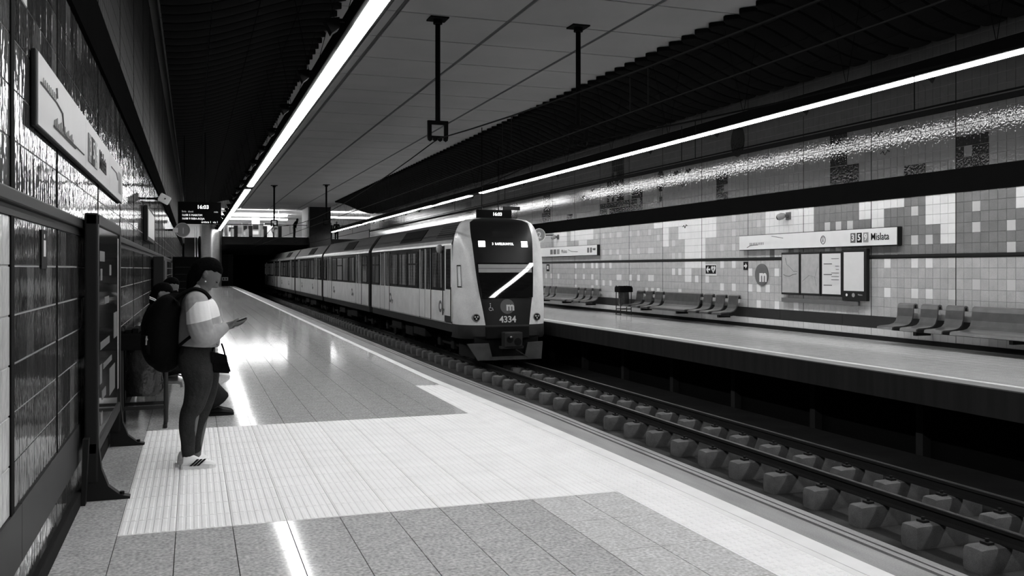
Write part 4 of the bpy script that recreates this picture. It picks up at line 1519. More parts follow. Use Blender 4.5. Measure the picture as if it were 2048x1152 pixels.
# columns
b = MB(); n = 32
b.cyl((1.45, 78.5, 0), (1.45, 78.5, 6.9), .82, n=40)
b.build('column', M['steel'], kind='structure', smooth=True)
sbox(9.46, 11.25, 79.2, 81.0, 0, 6.9, .03).build('pillar', M['pillar'], kind='structure')
sbox(9.35, 9.47, 79.5, 84.0, 4.2, 6.9).build('pillar_lit_side', M['hallwall'], kind='structure')  # pale slab added to stand in for the pillar's lit side
# hall lamps; the back one is added to brighten the back wall
for i, (x0, x1, y, z, lab) in enumerate(((.2, 8.3, 86.5, 6.35, 'long bright ceiling lamp at the front of the upper hall'), (.5, 9.0, 93.5, 6.35, 'long bright ceiling lamp in the middle of the upper hall'),
                                         (.5, 9.0, 98.2, 6.42, 'long bright ceiling lamp added to light the back wall of the upper hall'), (10.5, 19, 88, 6.35, 'long bright ceiling lamp beyond the dark pillar'))):
    t = thing('ceiling_lamp', lab, 'lamp', ((x0 + x1) / 2, y, z), 'upper hall lamps')
    sbox(x0, x1, y - .04, y + .04, z + .02, z + .16).build('housing', M['hallgrey'], t)
    sbox(x0 + .03, x1 - .03, y - .30, y - .05, z, z + .14, .02).build('diffuser', M['hall'], t)
    sbox(x0 + .03, x1 - .03, y + .05, y + .30, z, z + .14, .02).build('diffuser', M['hall'], t)
    for x in (x0 + .8, x1 - .8):
        b = MB(); b.cyl((x, y, z + .14), (x, y, 6.97), .02, n=6); b.build('hanger', M['hallgrey'], t)
# balustrade
t = thing('balustrade', 'glass balustrade with dark handrail along the edge of the upper hall', 'railing', (5, 80.2, MZ))
b = MB(); b.cyl((.6, 80.15, MZ + 1.05), (9.4, 80.15, MZ + 1.05), .03, n=8); b.build('handrail', M['iron'], t)
for k in range(8):
    x = .6 + k * 1.26
    sbox(x - .02, x + .02, 80.13, 80.17, MZ, MZ + 1.03).build('post', M['hallgrey'], t)
    if k < 7:
        sbox(x + .05, x + 1.21, 80.14, 80.16, MZ + .1, MZ + .98).build('pane', M['glassrail'], t)
# hall furniture: ticket machines, posters, kiosks, gates
for (x0, x1, y, z0, z1, m_, nm, lab, cat) in (
        (2.15, 3.2, 101, MZ, MZ + 1.9, 'hallgrey', 'ticket_machine', 'grey ticket machine at the back of the upper hall, by the column', 'ticket machine'),
        (3.5, 4.3, 101, MZ, MZ + 1.9, 'steel', 'ticket_machine', 'steel ticket machine in the middle of the upper hall', 'ticket machine'),
        (4.8, 5.4, 97, MZ, MZ + 2.3, 'hallgrey', 'information_totem', 'tall grey totem in the upper hall', 'totem'),
        (5.6, 6.4, 95, MZ, MZ + 2.5, 'steel', 'poster_totem', 'tall poster totem with dark bands in the upper hall', 'totem'),
        (7.1, 8.3, 99.5, MZ, MZ + 2.1, 'white', 'lift_cabin', 'white lit cabin behind the hanging catenary frame', 'cabin')):
    t = thing(nm, lab, cat, ((x0 + x1) / 2, y, z0))
    sbox(x0, x1, y, y + .6, z0, z1, .02).build('casing', M[m_], t)
    if nm != 'lift_cabin':
        sbox(x0 + .12, x1 - .12, y - .015, y + .005, z0 + 1.25, z0 + 1.7).build('screen', M['ink'], t)
        sbox(x0 + .12, x1 - .12, y - .015, y + .005, z0 + .75, z0 + 1.1).build('front_plate', M['white'], t)
    else:
        sbox(x0 + .1, x1 - .1, y - .02, y + .005, z0 + 2.0, z0 + 2.12).build('lintel', M['ink'], t)
        sbox(x1 - .2, x1 - .1, y - .02, y + .005, z0, z0 + 2.0).build('jamb', M['ink'], t)
for k in range(5):
    x = 2.2 + k * 1.35
    t = thing('ticket_gate', ['ticket gate nearest the steel column', 'second ticket gate counted from the steel column', 'middle ticket gate of the row in the hall', 'fourth ticket gate counted from the steel column', 'ticket gate nearest the dark pillar'][k], 'ticket gate', (x, 90, MZ), 'ticket gates')
    sbox(x - .12, x + .12, 89.3, 90.9, MZ, MZ + 1.05, .03).build('cabinet', M['hallgrey'], t)
    sbox(x + .12, x + .5, 90.05, 90.1, MZ + .3, MZ + 1.4).build('flap', M['glass'], t)
sbox(1.6, 9.2, 96.8, 97.0, 6.2, 6.75).build('sign_beam', M['hallgrey'], None, label='dark sign beam across the upper hall', cat='sign')
for (x0, x1, z0, z1, lab) in ((1.9, 2.6, 5.0, 5.9, 'pale poster on the hall back wall beside the column'), (4.3, 5.5, 5.3, 6.0, 'dark poster on the back wall of the upper hall'), (8.4, 9.2, 4.8, 5.9, 'grey poster on the hall wall near the dark pillar')):
    t = thing('wall_poster', lab, 'poster', (x0, 103, z0))
    sbox(x0, x1, 102.95, 103.0, z0, z1).build('frame', M['hallgrey'], t)
    sbox(x0 + .06, x1 - .06, 102.93, 102.96, z0 + .06, z1 - .06).build('sheet', M['paper'], t)
# stairs on both sides
for (x0, x1, lab) in ((-.64, .42, 'narrow staircase with bright handrails beside the steel column'), (11.6, 15.5, 'wide staircase rising beyond the train to the upper hall')):
    t = thing('staircase', lab, 'staircase', ((x0 + x1) / 2, 75, 0))
    ns = 24
    for k in range(ns):
        sbox(x0, x1, 74 + k * 10 / ns, 84.0, k * MZ / ns, (k + 1) * MZ / ns).build('step', M['stairs'], t)
    for x in (x0 + .05, x1 - .05) if x0 > 0 else (x1 - .22, x1 - .02):
        b = MB(); b.tube([(x, 73.6, .95), (x, 84, MZ + .95)], .035, 8); b.tube([(x, 73.7, 0), (x, 73.7, .96)], .03, 8); b.tube([(x, 83.9, MZ), (x, 83.9, MZ + .95)], .03, 8)
        b.build('handrail', M['white'] if x0 < 0 else M['iron'], t)
p = atY(441.5, 514, 82.1)
t = thing('signal_lamp', 'tiny glowing lamp at the tunnel mouth above the tiny pale sign', 'lamp', (p.x, 82.15, p.z))
b = MB(); b.box(p.x - .12, p.x + .12, 82.12, 82.2, p.z - .16, p.z + .16); b.build('lamp_case', M['tblack'], t)
b = MB(); b.ball((p.x, 82.11, p.z), .075, (1, .4, 1), u=12, v=8); b.build('lamp_lens', M['head'], t)
p = atY(447, 557, 86)
t = thing('tunnel_sign', 'tiny pale sign at the dark tunnel mouth beyond the platform end', 'sign', (p.x, 82.15, p.z))
b = MB(); b.box(p.x - .3, p.x + .3, 82.16, 82.2, p.z - .15, p.z + .15); b.build('plate', M['inkmid'], t)
for k in (-.15, .05):
    b = MB(); b.box(p.x + k, p.x + k + .1, 82.155, 82.165, p.z - .08, p.z + .08); b.build('digit_mark', M['ink'], t)


# ------------------------------------------------------------------ people
def remesh(b, name, mats, parent, voxel, smooth=6, matfn=None, cuts=()):
    me = b.mesh(name + '_src', mats[0] if isinstance(mats, (list, tuple)) else mats)
    t = bpy.data.objects.new(name + '_tmp', me)
    COL.objects.link(t)
    r = t.modifiers.new('r', 'REMESH'); r.mode = 'VOXEL'; r.voxel_size = voxel
    s = t.modifiers.new('s', 'SMOOTH'); s.factor = .5; s.iterations = smooth
    dg = bpy.context.evaluated_depsgraph_get()
    m2 = bpy.data.meshes.new_from_object(t.evaluated_get(dg))
    bpy.data.objects.remove(t)
    bpy.data.meshes.remove(me)
    org = Vector(ORG.get(parent.name, (0, 0, 0))) if parent else Vector((0, 0, 0))
    m2.materials.clear()
    for q in (mats if isinstance(mats, (list, tuple)) else [mats]):
        m2.materials.append(q)
    if cuts:
        q = bmesh.new()
        q.from_mesh(m2)
        for co, no in cuts:
            bmesh.ops.bisect_plane(q, geom=q.verts[:] + q.edges[:] + q.faces[:], plane_co=co, plane_no=no, dist=1e-6)
        q.to_mesh(m2)
        q.free()
    if matfn:
        for pl in m2.polygons:
            pl.material_index = matfn(pl.center)
    for v in m2.vertices:
        v.co -= org
    m2.polygons.foreach_set('use_smooth', [True] * len(m2.polygons))
    m2.name = name
    o = bpy.data.objects.new(name, m2)
    COL.objects.link(o)
    o.parent = parent
    ORG[o.name] = tuple(org)
    return o


def spline(pts, n=4):
    """pts: list of (Vector, (ra, rb)); Catmull-Rom resample"""
    out = []
    P = [pts[0]] + list(pts) + [pts[-1]]
    for i in range(1, len(P) - 2):
        for k in range(n):
            t = k / n
            def cr(a, b_, c, d):
                return 0.5 * ((2 * b_) + (c - a) * t + (2 * a - 5 * b_ + 4 * c - d) * t * t + (3 * b_ - a - 3 * c + d) * t ** 3)
            pos = Vector([cr(P[i - 1][0][q], P[i][0][q], P[i + 1][0][q], P[i + 2][0][q]) for q in range(3)])
            ra = [cr(P[i - 1][1][q], P[i][1][q], P[i + 1][1][q], P[i + 2][1][q]) for q in range(2)]
            out.append((pos, (max(.004, ra[0]), max(.004, ra[1]))))
    out.append(pts[-1])
    return out


def limb(b, pts, n=14, ends=(True, True)):
    pts = [(Vector(p), r if isinstance(r, tuple) else (r, r)) for p, r in pts]
    sp = spline(pts)
    b.tube([p for p, r in sp], [r for p, r in sp], n)
    for on, (p, r) in zip(ends, (sp[0], sp[-1])):
        if not on: continue
        b.ball(p, 1, (min(r) * .98,) * 3, u=12, v=8)


def head_mesh(b, c, yaw, pitch, s=1.0):
    """head of a person looking along +X before turning; c: centre of the skull"""
    bm = bmesh.new()
    bmesh.ops.create_uvsphere(bm, u_segments=40, v_segments=28, radius=1)
    R = Matrix.Rotation(yaw, 3, 'Z') @ Matrix.Rotation(pitch, 3, 'Y')
    g = lambda v, c0, w_: math.exp(-((v - c0) / w_) ** 2)
    for v in bm.verts:
        x, y, z = v.co
        q = Vector((x * .096, y * .074, z * .118))
        if z < 0:
            q.y *= 1 - .32 * (-z) ** 1.5
            if x < 0: q.x *= 1 - .25 * -z
            if x > 0: q.x += .016 * (-z) ** 2
        if x > .3:
            yy, zz = q.y, q.z
            q.x += .026 * g(yy, 0, .013) * g(zz, -.026, .017) + .010 * g(yy, 0, .010) * g(zz, -.006, .022)
            q.x -= .010 * (g(yy, .032, .016) + g(yy, -.032, .016)) * g(zz, .0, .016)
            q.x += .006 * g(zz, .022, .012) * g(yy, 0, .045)
            q.x += .011 * g(yy, 0, .02) * (g(zz, -.062, .006) + g(zz, -.074, .006))
            q.x -= .007 * g(yy, 0, .03) * (g(zz, -.088, .007) + .8 * g(zz, -.051, .006))
            q.x += .014 * g(yy, 0, .024) * g(zz, -.100, .016)
        v.co = R @ (q * s) + Vector(c)
    b.bm(bm)
    for sy in (-1, 1):
        e = [Vector((-.005, sy * .074, .0)), Vector((-.012, sy * .083, .012)), Vector((-.010, sy * .084, -.012)), Vector((0, sy * .074, -.030))]
        b.tube([R @ (p * s) + Vector(c) for p in e], [(.012 * s, .010 * s), (.018 * s, .009 * s), (.016 * s, .009 * s), (.008 * s, .008 * s)], 8)
    return R


def hair_mesh(b, c, R, s=1.0, back=.03, long=False):
    bm = bmesh.new()
    bmesh.ops.create_uvsphere(bm, u_segments=32, v_segments=22, radius=1)
    dele = []
    for v in bm.verts:
        x, y, z = v.co
        q = Vector((x * .106 - .006, y * .084, z * .124 + .006))
        if x < 0: q.x -= back * (1 - abs(z))
        cut = x > .45 and z < .46 or (x > -.10 and z < .16 and abs(y) > .2) or z < -.72 or (x > .1 and z < .36)
        if cut:
            q = Vector((x * .080, y * .060, z * .095))
        v.co = R @ (q * s) + Vector(c)
    b.bm(bm)


def fingers(b, palm, fwd, up, side, s=1.0, curl=.5, thumb=1):
    """palm centre, pointing direction, palm-normal, and across-direction"""
    fwd, up, side = fwd.normalized(), up.normalized(), side.normalized()
    for k, (off, L) in enumerate(((-.030, .066), (-.010, .076), (.010, .072), (.029, .056))):
        p0 = palm + side * off * s + fwd * .035 * s
        p1 = p0 + (fwd * math.cos(curl * .4) + up * math.sin(curl * .4)) * L * .45 * s
        p2 = p1 + (fwd * math.cos(curl * 1.2) + up * math.sin(curl * 1.2)) * L * .32 * s
        p3 = p2 + (fwd * math.cos(curl * 2.0) + up * math.sin(curl * 2.0)) * L * .25 * s
        b.tube([p0 - fwd * .03 * s, p0, p1, p2, p3], [.0095 * s, .0095 * s, .0088 * s, .008 * s, .006 * s], 8)
    q0 = palm - fwd * .02 * s + side * (-.03 * thumb) * s
    q1 = q0 + (fwd * .6 - side * .8 * thumb + up * .3).normalized() * .035 * s
    q2 = q1 + (fwd * .9 - side * .1 * thumb + up * .5).normalized() * .03 * s
    q3 = q2 + (fwd * .9 + side * .3 * thumb + up * .4).normalized() * .022 * s
    b.tube([palm - fwd * .03 * s, q0, q1, q2, q3], [.014 * s, .014 * s, .0115 * s, .010 * s, .007 * s], 8)


def shoe(parent, heel, toe, z0, wd, name='shoe', m='shoe', h=1.0):
    """heel and toe: (x, y) ends of the sole"""
    a, c = Vector((heel[0], heel[1], z0)), Vector((toe[0], toe[1], z0))
    f = (c - a); L = f.length; f.normalize(); sd = Vector((-f.y, f.x, 0))
    st = [(0, .05, .62, .80), (.06, .085, .8, 1), (.2, .098, .86, 1), (.36, .092, .88, .95), (.5, .074, .92, .9), (.66, .060, 1.0, .9), (.82, .050, 1.0, .9), (.93, .040, .8, .9), (1.0, .022, .45, .7)]
    rings = []
    for t_, ht, wq, _ in st:
        o = a + f * (L * t_)
        ww = wd * wq
        hh = ht * h
        rings.append([o + sd * ww * math.cos(q) * (1 if math.sin(q) < .3 else .82) + Vector((0, 0, hh * .5 + hh * .5 * math.sin(q) ** (1 if math.sin(q) >= 0 else 1) + .008)) for q in [2 * math.pi * k / 16 for k in range(16)]])
    b = MB(); b.loft(rings)
    sh = b.build(name, M[m], parent, smooth=True)
    rings = []
    for t_, ht, wq, _ in st:
        o = a + f * (L * (t_ * 1.02 - .01))
        ww = wd * wq * 1.06
        rings.append([o + sd * ww * sx + Vector((0, 0, zz)) for sx, zz in ((-1, .0), (1, .0), (1, .026), (-1, .026))])
    b = MB(); b.loft(rings); b.build('sole', M[m], sh)
    return sh, a, f, sd, L


def W(px, py, off=0.0):
    return atY(px, py, 7.36 + off)


PXM = .00361
# ---- the woman with the phone
wm = thing('person', 'woman in a pale sweatshirt and dark jeans standing with a backpack, looking at her phone', 'person', (.03, 7.36, 0))
hc = W(413, 549)
b = MB()
R = head_mesh(b, hc, 0.0, math.radians(40), 1.07)
limb(b, [(W(398, 588), .058), (W(404, 575), .052), (W(410, 560), .05)])
limb(b, [(W(396, 690), (.09, .12)), (W(400, 640), (.10, .14)), (W(394, 600), (.07, .13)), (W(398, 586), .055)])
for sg, hd in ((-1, W(466, 646.5, -.10)), (1, W(466, 652, .02))):
    sh_ = W(393, 603, sg * .17)
    el = W(404, 670, sg * .19)
    wr = W(450, 654, -.12 if sg < 0 else .06)
    limb(b, [(W(394, 603, sg * .06), .06), (sh_, .055), (el, .042), (wr, .027)])
    limb(b, [(wr, (.030, .030)), (wr + (hd - wr) * .7, (.024, .040)), (hd, (.020, .042))], 10)
    fw = (W(490, 640) - W(466, 648)).normalized()
    if sg < 0:
        fingers(b, hd, Vector((1, .05, .12)), Vector((-.1, 0, 1)), Vector((0, 1, 0)), 1.0, .28, 1)
    else:
        fingers(b, hd, Vector((1, -.1, .2)), Vector((0, -.2, 1)), Vector((0, -1, 0)), 1.0, .5, 1)
for sg, kn, an in ((-1, (391, 790), (376, 905)), (1, (409, 790), (394, 897))):
    limb(b, [(W(393, 704, sg * .08), .07), (W(kn[0], kn[1], sg * .09), .05), (W(an[0], an[1], sg * .09), .035), (W(an[0], an[1] + 18, sg * .09), .035)])
remesh(b, 'body', M['skin'], wm, .0055, 2)
b = MB(); hair_mesh(b, hc, R, 1.07, .012)
limb(b, [(W(397, 540), (.05, .07)), (W(389, 552), (.055, .065)), (W(384, 566), (.045, .055)), (W(380, 576), (.03, .04))])
remesh(b, 'hair', M['hair'], wm, .008, 4)
b = MB(); b.ball(W(411, 563, -.092), .006, u=8, v=6); b.build('earring', M['shoe'], wm)
# glasses-dark eye line
b = MB()
for sy in (-1, 1):
    q = [Vector((.100, sy * .019, .002)), Vector((.092, sy * .045, .002))]
    b.tube([R @ p + hc for p in q], [(.004, .004), (.003, .003)], 6)
b.build('eyelash', M['hair'], wm)
b = MB()
limb(b, [(W(397, 691), (.155, .20)), (W(398, 676), (.158, .198)), (W(399, 648), (.158, .195)), (W(398, 622), (.145, .195)), (W(394, 601), (.112, .175)), (W(394, 588), (.07, .11)), (W(398, 579), (.058, .066))], ends=(False, True))
limb(b, [(W(394, 600, -.12), .085), (W(393, 606, -.18), .088), (W(396, 632, -.20), .092), (W(402, 660, -.205), .092), (W(412, 672, -.20), .082), (W(428, 668, -.17), .064), (W(441, 660, -.14), .048), (W(447, 656, -.13), .044)])
limb(b, [(W(394, 600, .12), .08), (W(393, 606, .18), .085), (W(402, 665, .205), .082), (W(432, 662, .14), .06), (W(446, 657, .07), .042), (W(450, 655, .05), .040)])


def shirt_mat(c):
    # the pale block across chest and sleeve
    top = W(400, 601).z - (c.x - W(400, 601).x) * -.12
    if c.x < W(392, 600).x: top -= (W(392, 600).x - c.x) * 1.0
    bot = W(400, 640).z + (c.x - W(400, 640).x) * .22
    return 1 if (c.z < top and c.z > bot and c.x > W(373, 620).x) else 0


remesh(b, 'sweatshirt', [M['shirt'], M['shirtw']], wm, .0065, 8, shirt_mat,
       [(W(400, 601), (-.12, 0, 1)), (Vector((W(392, 600).x, 0, W(400, 601).z + .12 * (W(392, 600).x - W(400, 601).x))), (-1.12, 0, 1)), (W(400, 640), (-.22, 0, 1)), (W(373, 620), (1, 0, 0))])
b = MB()
limb(b, [(W(398, 684), (.122, .16)), (W(394, 704), (.136, .18)), (W(392, 722), (.136, .185)), (W(396, 738), (.118, .16))])
limb(b, [(W(390, 705, -.085), (.125, .10)), (W(395, 738, -.095), (.124, .098)), (W(397, 764, -.095), .104), (W(393, 790, -.09), .090), (W(387, 811, -.09), .080), (W(378, 829, -.09), .068), (W(375, 855, -.09), .063), (W(376, 881, -.09), .054), (W(376, 899, -.09), .049), (W(377, 910, -.09), .048)])
limb(b, [(W(395, 705, .085), (.12, .10)), (W(408, 738, .09), (.115, .095)), (W(412, 768, .09), .094), (W(410, 795, .09), .076), (W(402, 822, .09), .068), (W(394, 850, .09), .062), (W(391, 880, .09), .052), (W(391, 898, .09), .047)])
remesh(b, 'jeans', M['jeans'], wm, .009, 4)
he, to = W(363, 930, -.10), W(431, 930, -.10)
sh, a, f, sd, L = shoe(wm, (he.x, 7.25), (to.x, 7.235), 0, .047)
b = MB()
for k in range(3):
    x = L * (.40 + .105 * k)
    o = a + f * x
    for sgn in (-1,):
        p0 = o + f * -.03 + sd * sgn * .0465 + Vector((0, 0, .028)); p1 = o + f * .022 + sd * sgn * .036 + Vector((0, 0, .074))
        b.box(0, 0, 0, 0, 0, 0)
        ww = f * .0085
        q = [p0 - ww, p0 + ww, p1 + ww, p1 - ww]
        n_ = sd * sgn * .006
        b.add([v + n_ for v in q] + [v - n_ for v in q], [(0, 1, 2, 3), (7, 6, 5, 4), (0, 4, 5, 1), (1, 5, 6, 2), (2, 6, 7, 3), (3, 7, 4, 0)])
b.f = [fc for fc in b.f]
b.build('shoe_stripes', M['ink'], sh)
he, to = W(355, 915, .12), W(417, 915, .12)
shoe(wm, (he.x, 7.45), (to.x, 7.46), 0, .047)

# phone in her hand
t = thing('phone', 'dark smartphone held in the standing woman\'s hands', 'phone', W(479, 641, -.08))
c0, c1 = W(465, 646, -.09), W(493, 635.5, -.09)
ax = (c1 - c0).normalized(); sd = Vector((0, 1, 0)); nn = ax.cross(sd)
cen = (c0 + c1) / 2
bm = bmesh.new(); bmesh.ops.create_cube(bm, size=1)
for v in bm.verts:
    v.co = cen + ax * v.co.x * ((c1 - c0).length) + sd * v.co.y * .072 + nn * v.co.z * .010
bmesh.ops.bevel(bm, geom=bm.edges[:], offset=.003, segments=2, affect='EDGES')
b = MB(); b.bm(bm); b.build('phone_case', M['frame'], t)
b = MB(); q = [cen + ax * sx * .068 + sd * sy * .033 - nn * (-.0056 if nn.z > 0 else .0056) for sx, sy in ((-1, -1), (1, -1), (1, 1), (-1, 1))]
q2 = [p + nn * (.001 if nn.z > 0 else -.001) for p in q]
b.add(q + q2, [(0, 1, 2, 3), (7, 6, 5, 4), (0, 4, 5, 1), (1, 5, 6, 2), (2, 6, 7, 3), (3, 7, 4, 0)]); b.build('screen', M['inkmid'], t)

# backpack
t = thing('backpack', 'large black backpack on the standing woman\'s back', 'backpack', W(325, 722))
b = MB()
limb(b, [(W(330, 716), (.115, .13)), (W(322, 700), (.135, .15)), (W(322, 660), (.14, .155)), (W(330, 628), (.122, .15)), (W(341, 606), (.09, .13)), (W(349, 596), (.05, .10))], 20)
remesh(b, 'pack_body', M['nylon'], t, .012, 8)
b = MB()
limb(b, [(W(300, 708, -.02), (.045, .11)), (W(296, 690, -.02), (.055, .12)), (W(296, 668, -.02), (.045, .11))], 16)
remesh(b, 'front_pocket', M['nylon'], t, .012, 6)
b = MB()
pth = [(W(352, 597, -.13), 0), (W(372, 584, -.14), 0), (W(390, 578, -.15), 0), (W(408, 584, -.15), 0), (W(420, 597, -.16), 0)]
b.tube([p for p, q in spline([(p, (.1, .1)) for p, q in pth])], [(.016, .034)] * (len(pth) * 4 - 3), 8)
b.build('shoulder_strap', M['nylon'], t, smooth=True)
b = MB()
b.tube([W(360, 690, -.17), W(372, 680, -.20), W(384, 671, -.215)], [(.012, .02)] * 3, 8); b.build('lower_strap', M['nylon'], t, smooth=True)
b = MB(); b.tube([W(293, 672, -.16), W(292, 690, -.16)], .006, 6); b.ball(W(293, 679, -.165), .010, u=8, v=6); b.build('zip_pull', M['inkmid'], t)
b = MB(); b.tube([W(340, 592), W(345, 584), W(352, 583), W(357, 590)], .012, 6); b.build('grab_loop', M['nylon'], t)
# handbag
t = thing('handbag', 'small black handbag hanging at the standing woman\'s hip', 'handbag', W(443, 746))
yo = -.10
q = [W(421, 703, yo), W(452, 710, yo), W(462, 746, yo), W(424, 744, yo)]
b = MB(); b.add([p + Vector((0, -.045, 0)) for p in q] + [p + Vector((0, .045, 0)) for p in q], [(0, 1, 2, 3), (7, 6, 5, 4), (0, 4, 5, 1), (1, 5, 6, 2), (2, 6, 7, 3), (3, 7, 4, 0)])
bm = bmesh.new(); me_ = b.mesh('x', M['nylon']); bm.from_mesh(me_); bpy.data.meshes.remove(me_)
bmesh.ops.bevel(bm, geom=bm.edges[:], offset=.012, segments=3, affect='EDGES')
b = MB(); b.bm(bm); b.build('bag_body', M['nylon'], t, smooth=True)
q = [W(421, 702, yo), W(453, 709, yo), W(456, 727, yo), W(422, 724, yo)]
b = MB(); b.add([p + Vector((0, -.055, 0)) for p in q] + [p + Vector((0, -.044, 0)) for p in q], [(0, 1, 2, 3), (7, 6, 5, 4), (0, 4, 5, 1), (1, 5, 6, 2), (2, 6, 7, 3), (3, 7, 4, 0)]); b.build('flap', M['nylon'], t)
b = MB(); b.tube([W(450, 710, yo), W(447, 698, yo), W(443, 686, yo)], .007, 6); b.tube([W(423, 704, yo), W(428, 694, yo), W(434, 688, yo)], .007, 6); b.build('bag_strap', M['nylon'], t)


# ---- seated people
def seated(yc, hx, hz, label, lean, sidex, top_m, leg_m, shoe_m, foot, stripes=False, sk='skind'):
    root = thing('person', label, 'person', (-.4, yc, 0))
    hip = Vector((-.42, yc, .50)); chest = Vector((hx - .05, yc, hz - .25)); neck = Vector((hx - .03, yc, hz - .14)); head = Vector((hx, yc, hz))
    b = MB()
    R = head_mesh(b, head, math.radians(-10), math.radians(lean), .97)
    limb(b, [(hip, (.12, .15)), ((hip + chest) / 2, (.11, .15)), (chest, (.1, .17)), (neck, .06), (neck + Vector((.01, 0, .06)), .05)])
    kn = []
    for sg in (-1, 1):
        k = Vector((.10, yc + sg * .14, .52)); an = Vector((foot[0] - .12, foot[1] + sg * .12 if sg > 0 else foot[1], .09))
        kn.append((k, an, sg))
        limb(b, [(hip + Vector((0, sg * .1, 0)), .08), (k, .055), (an, .04)])
        s_ = chest + Vector((-.02, sg * .18, .06)); e = Vector((hx + .0, yc + sg * .22, hz - .58)); w_ = Vector((hx + .26, yc + sg * .07, hz - .50))
        limb(b, [(s_, .05), (e, .042), (w_, .03)])
        hd = w_ + Vector((.06, 0, .01))
        limb(b, [(w_, (.02, .03)), (hd, (.016, .036))], 10)
        fingers(b, hd, Vector((1, 0, .2)), Vector((0, 0, 1)), Vector((0, -sg, 0)), 1, .6)
    remesh(b, 'body', M[sk], root, .009, 4)
    b = MB(); hair_mesh(b, head, R, .97, .015); limb(b, [(head + Vector((-.08, 0, -.02)), (.05, .06)), (head + Vector((-.09, 0, -.09)), (.04, .055))])
    remesh(b, 'hair', M['hair'], root, .010, 4)
    b = MB()
    limb(b, [(hip + Vector((0, 0, -.04)), (.16, .19)), (hip + Vector((.02, 0, .14)), (.16, .20)), (chest, (.14, .22)), (neck, (.085, .10)), (neck + Vector((0, 0, .03)), .07)])
    for k, an, sg in kn:
        s_ = chest + Vector((-.02, sg * .18, .06)); e = Vector((hx, yc + sg * .22, hz - .58)); w_ = Vector((hx + .24, yc + sg * .07, hz - .50))
        limb(b, [(chest + Vector((0, sg * .08, .05)), .09), (s_, .09), (e, .075), (w_, .048)])
    remesh(b, 'jacket', M[top_m], root, .012, 6)
    b = MB()
    for k, an, sg in kn:
        limb(b, [(hip + Vector((0, sg * .09, -.02)), (.12, .11)), (k, (.10, .10)), (k * .45 + an * .55, (.10, .10)), (an + Vector((.0, 0, .09)), (.125, .12)), (an + Vector((.03, 0, .04)), (.14, .12))], ends=(True, False))
    remesh(b, 'trousers', M[leg_m], root, .012, 5)
    for k, an, sg in kn:
        shoe(root, (an.x - .09, an.y), (an.x + .19, an.y - .01), 0, .048, m=shoe_m)
    if stripes:
        b = MB()
        for dz in (0, .018):
            b.tube([atY(px_, py_ - dz * 180, 9.93) for px_, py_ in ((299, 597), (309, 601), (319, 608))], .005, 5)
        b.build('collar_stripes', M['shoe'], root)
    return root


seated(10.15, atY(325, 588, 10.15).x, atY(325, 588, 10.15).z, 'person in black jacket with striped collar and wide dark trousers, seated beside the bin', 35, 0, 'cloth', 'clothd', 'ink', (.33, 9.80), True)
seated(13.3, atY(343, 572, 13.3).x, atY(343, 572, 13.3).z, 'dark haired seated person with white shoes, farther along the near bench', 30, 0, 'cloth', 'cloth', 'shoe', (.42, 13.2), False, 'skin')
t = thing('phone', 'bright phone in the hands of the seated person farther along', 'phone', (0, 13.2, .8))
p = atY(348, 585, 13.2)
b = MB(); b.box(p.x + .13, p.x + .20, p.y - .12, p.y - .02, p.z - .30, p.z - .29, bev=.003); b.build('phone_case', M['frame'], t)


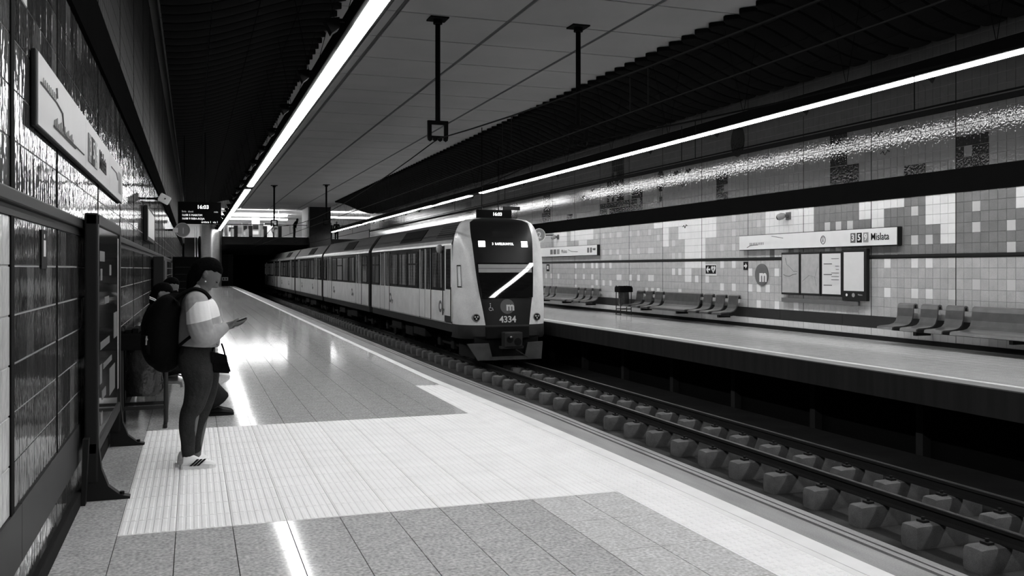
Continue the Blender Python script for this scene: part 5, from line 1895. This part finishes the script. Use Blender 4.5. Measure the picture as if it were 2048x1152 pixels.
# ---- far people in the upper hall
def standing(loc, face, label, top_m, leg_m, lean=0.0, h=1.7):
    x, y, z = loc
    root = thing('person', label, 'person', loc)
    s = h / 1.7
    F = Vector((math.cos(face), math.sin(face), 0)); Sd = Vector((-F.y, F.x, 0))
    P = lambda f, sd, u: Vector(loc) + F * (f * s + lean * max(0, u - .9) * s) + Sd * sd * s + Vector((0, 0, u * s))
    b = MB()
    head_mesh(b, P(.02, 0, 1.58), face, math.radians(12), s)
    limb(b, [(P(0, 0, .95), (.1, .15)), (P(0, 0, 1.2), (.1, .15)), (P(0, 0, 1.4), (.07, .14)), (P(0, 0, 1.48), .05)], 10)
    for sg in (-1, 1):
        limb(b, [(P(0, sg * .09, .92), .08), (P(.02, sg * .1, .5), .055), (P(0, sg * .1, .08), .04), (P(.12, sg * .1, .035), .04)], 10)
        limb(b, [(P(0, sg * .2, 1.4), .05), (P(-.02, sg * .25, 1.12), .042), (P(.1, sg * .24, .88), .03)], 10)
        fingers(b, P(.13, sg * .24, .82), Vector((F.x * .3, F.y * .3, -1)), F, Sd, 1, .4)
    remesh(b, 'body', M['skind'], root, .014, 3)
    b = MB(); hair_mesh(b, P(.02, 0, 1.58), Matrix.Rotation(face, 3, 'Z'), s, .01); remesh(b, 'hair', M['hair'], root, .014, 3)
    b = MB()
    limb(b, [(P(0, 0, .86), (.14, .19)), (P(0, 0, 1.15), (.14, .2)), (P(0, 0, 1.38), (.11, .2)), (P(0, 0, 1.47), .07)], 12)
    for sg in (-1, 1):
        limb(b, [(P(0, sg * .14, 1.4), .08), (P(0, sg * .22, 1.36), .075), (P(-.02, sg * .26, 1.12), .065), (P(.09, sg * .245, .91), .045)], 10)
    remesh(b, 'coat', M[top_m], root, .016, 4)
    b = MB()
    for sg in (-1, 1):
        limb(b, [(P(0, sg * .08, .92), .11), (P(.02, sg * .1, .5), .085), (P(0, sg * .1, .07), .075)], 10)
    remesh(b, 'trousers', M[leg_m], root, .016, 4)
    return root


p = atY(673, 470, 85.5)
standing((p.x, 85.5, MZ), -1.6, 'person in a dark coat standing in the lit hall beyond the pillar', 'cloth', 'cloth')
p = atY(661, 470, 86.5)
standing((p.x, 86.5, MZ), .6, 'person half hidden beside the dark pillar in the upper hall', 'clothd', 'clothd', h=1.65)
p = atY(588, 470, 80.9)
standing((p.x, 80.9, MZ), 0.3, 'person in dark clothes leaning at the glass balustrade', 'cloth', 'clothd', lean=.45, h=1.68)
p = atY(549, 470, 94)
standing((p.x, 94, MZ), -1.2, 'small figure in grey standing before the white lit cabin', 'jeans', 'clothd')
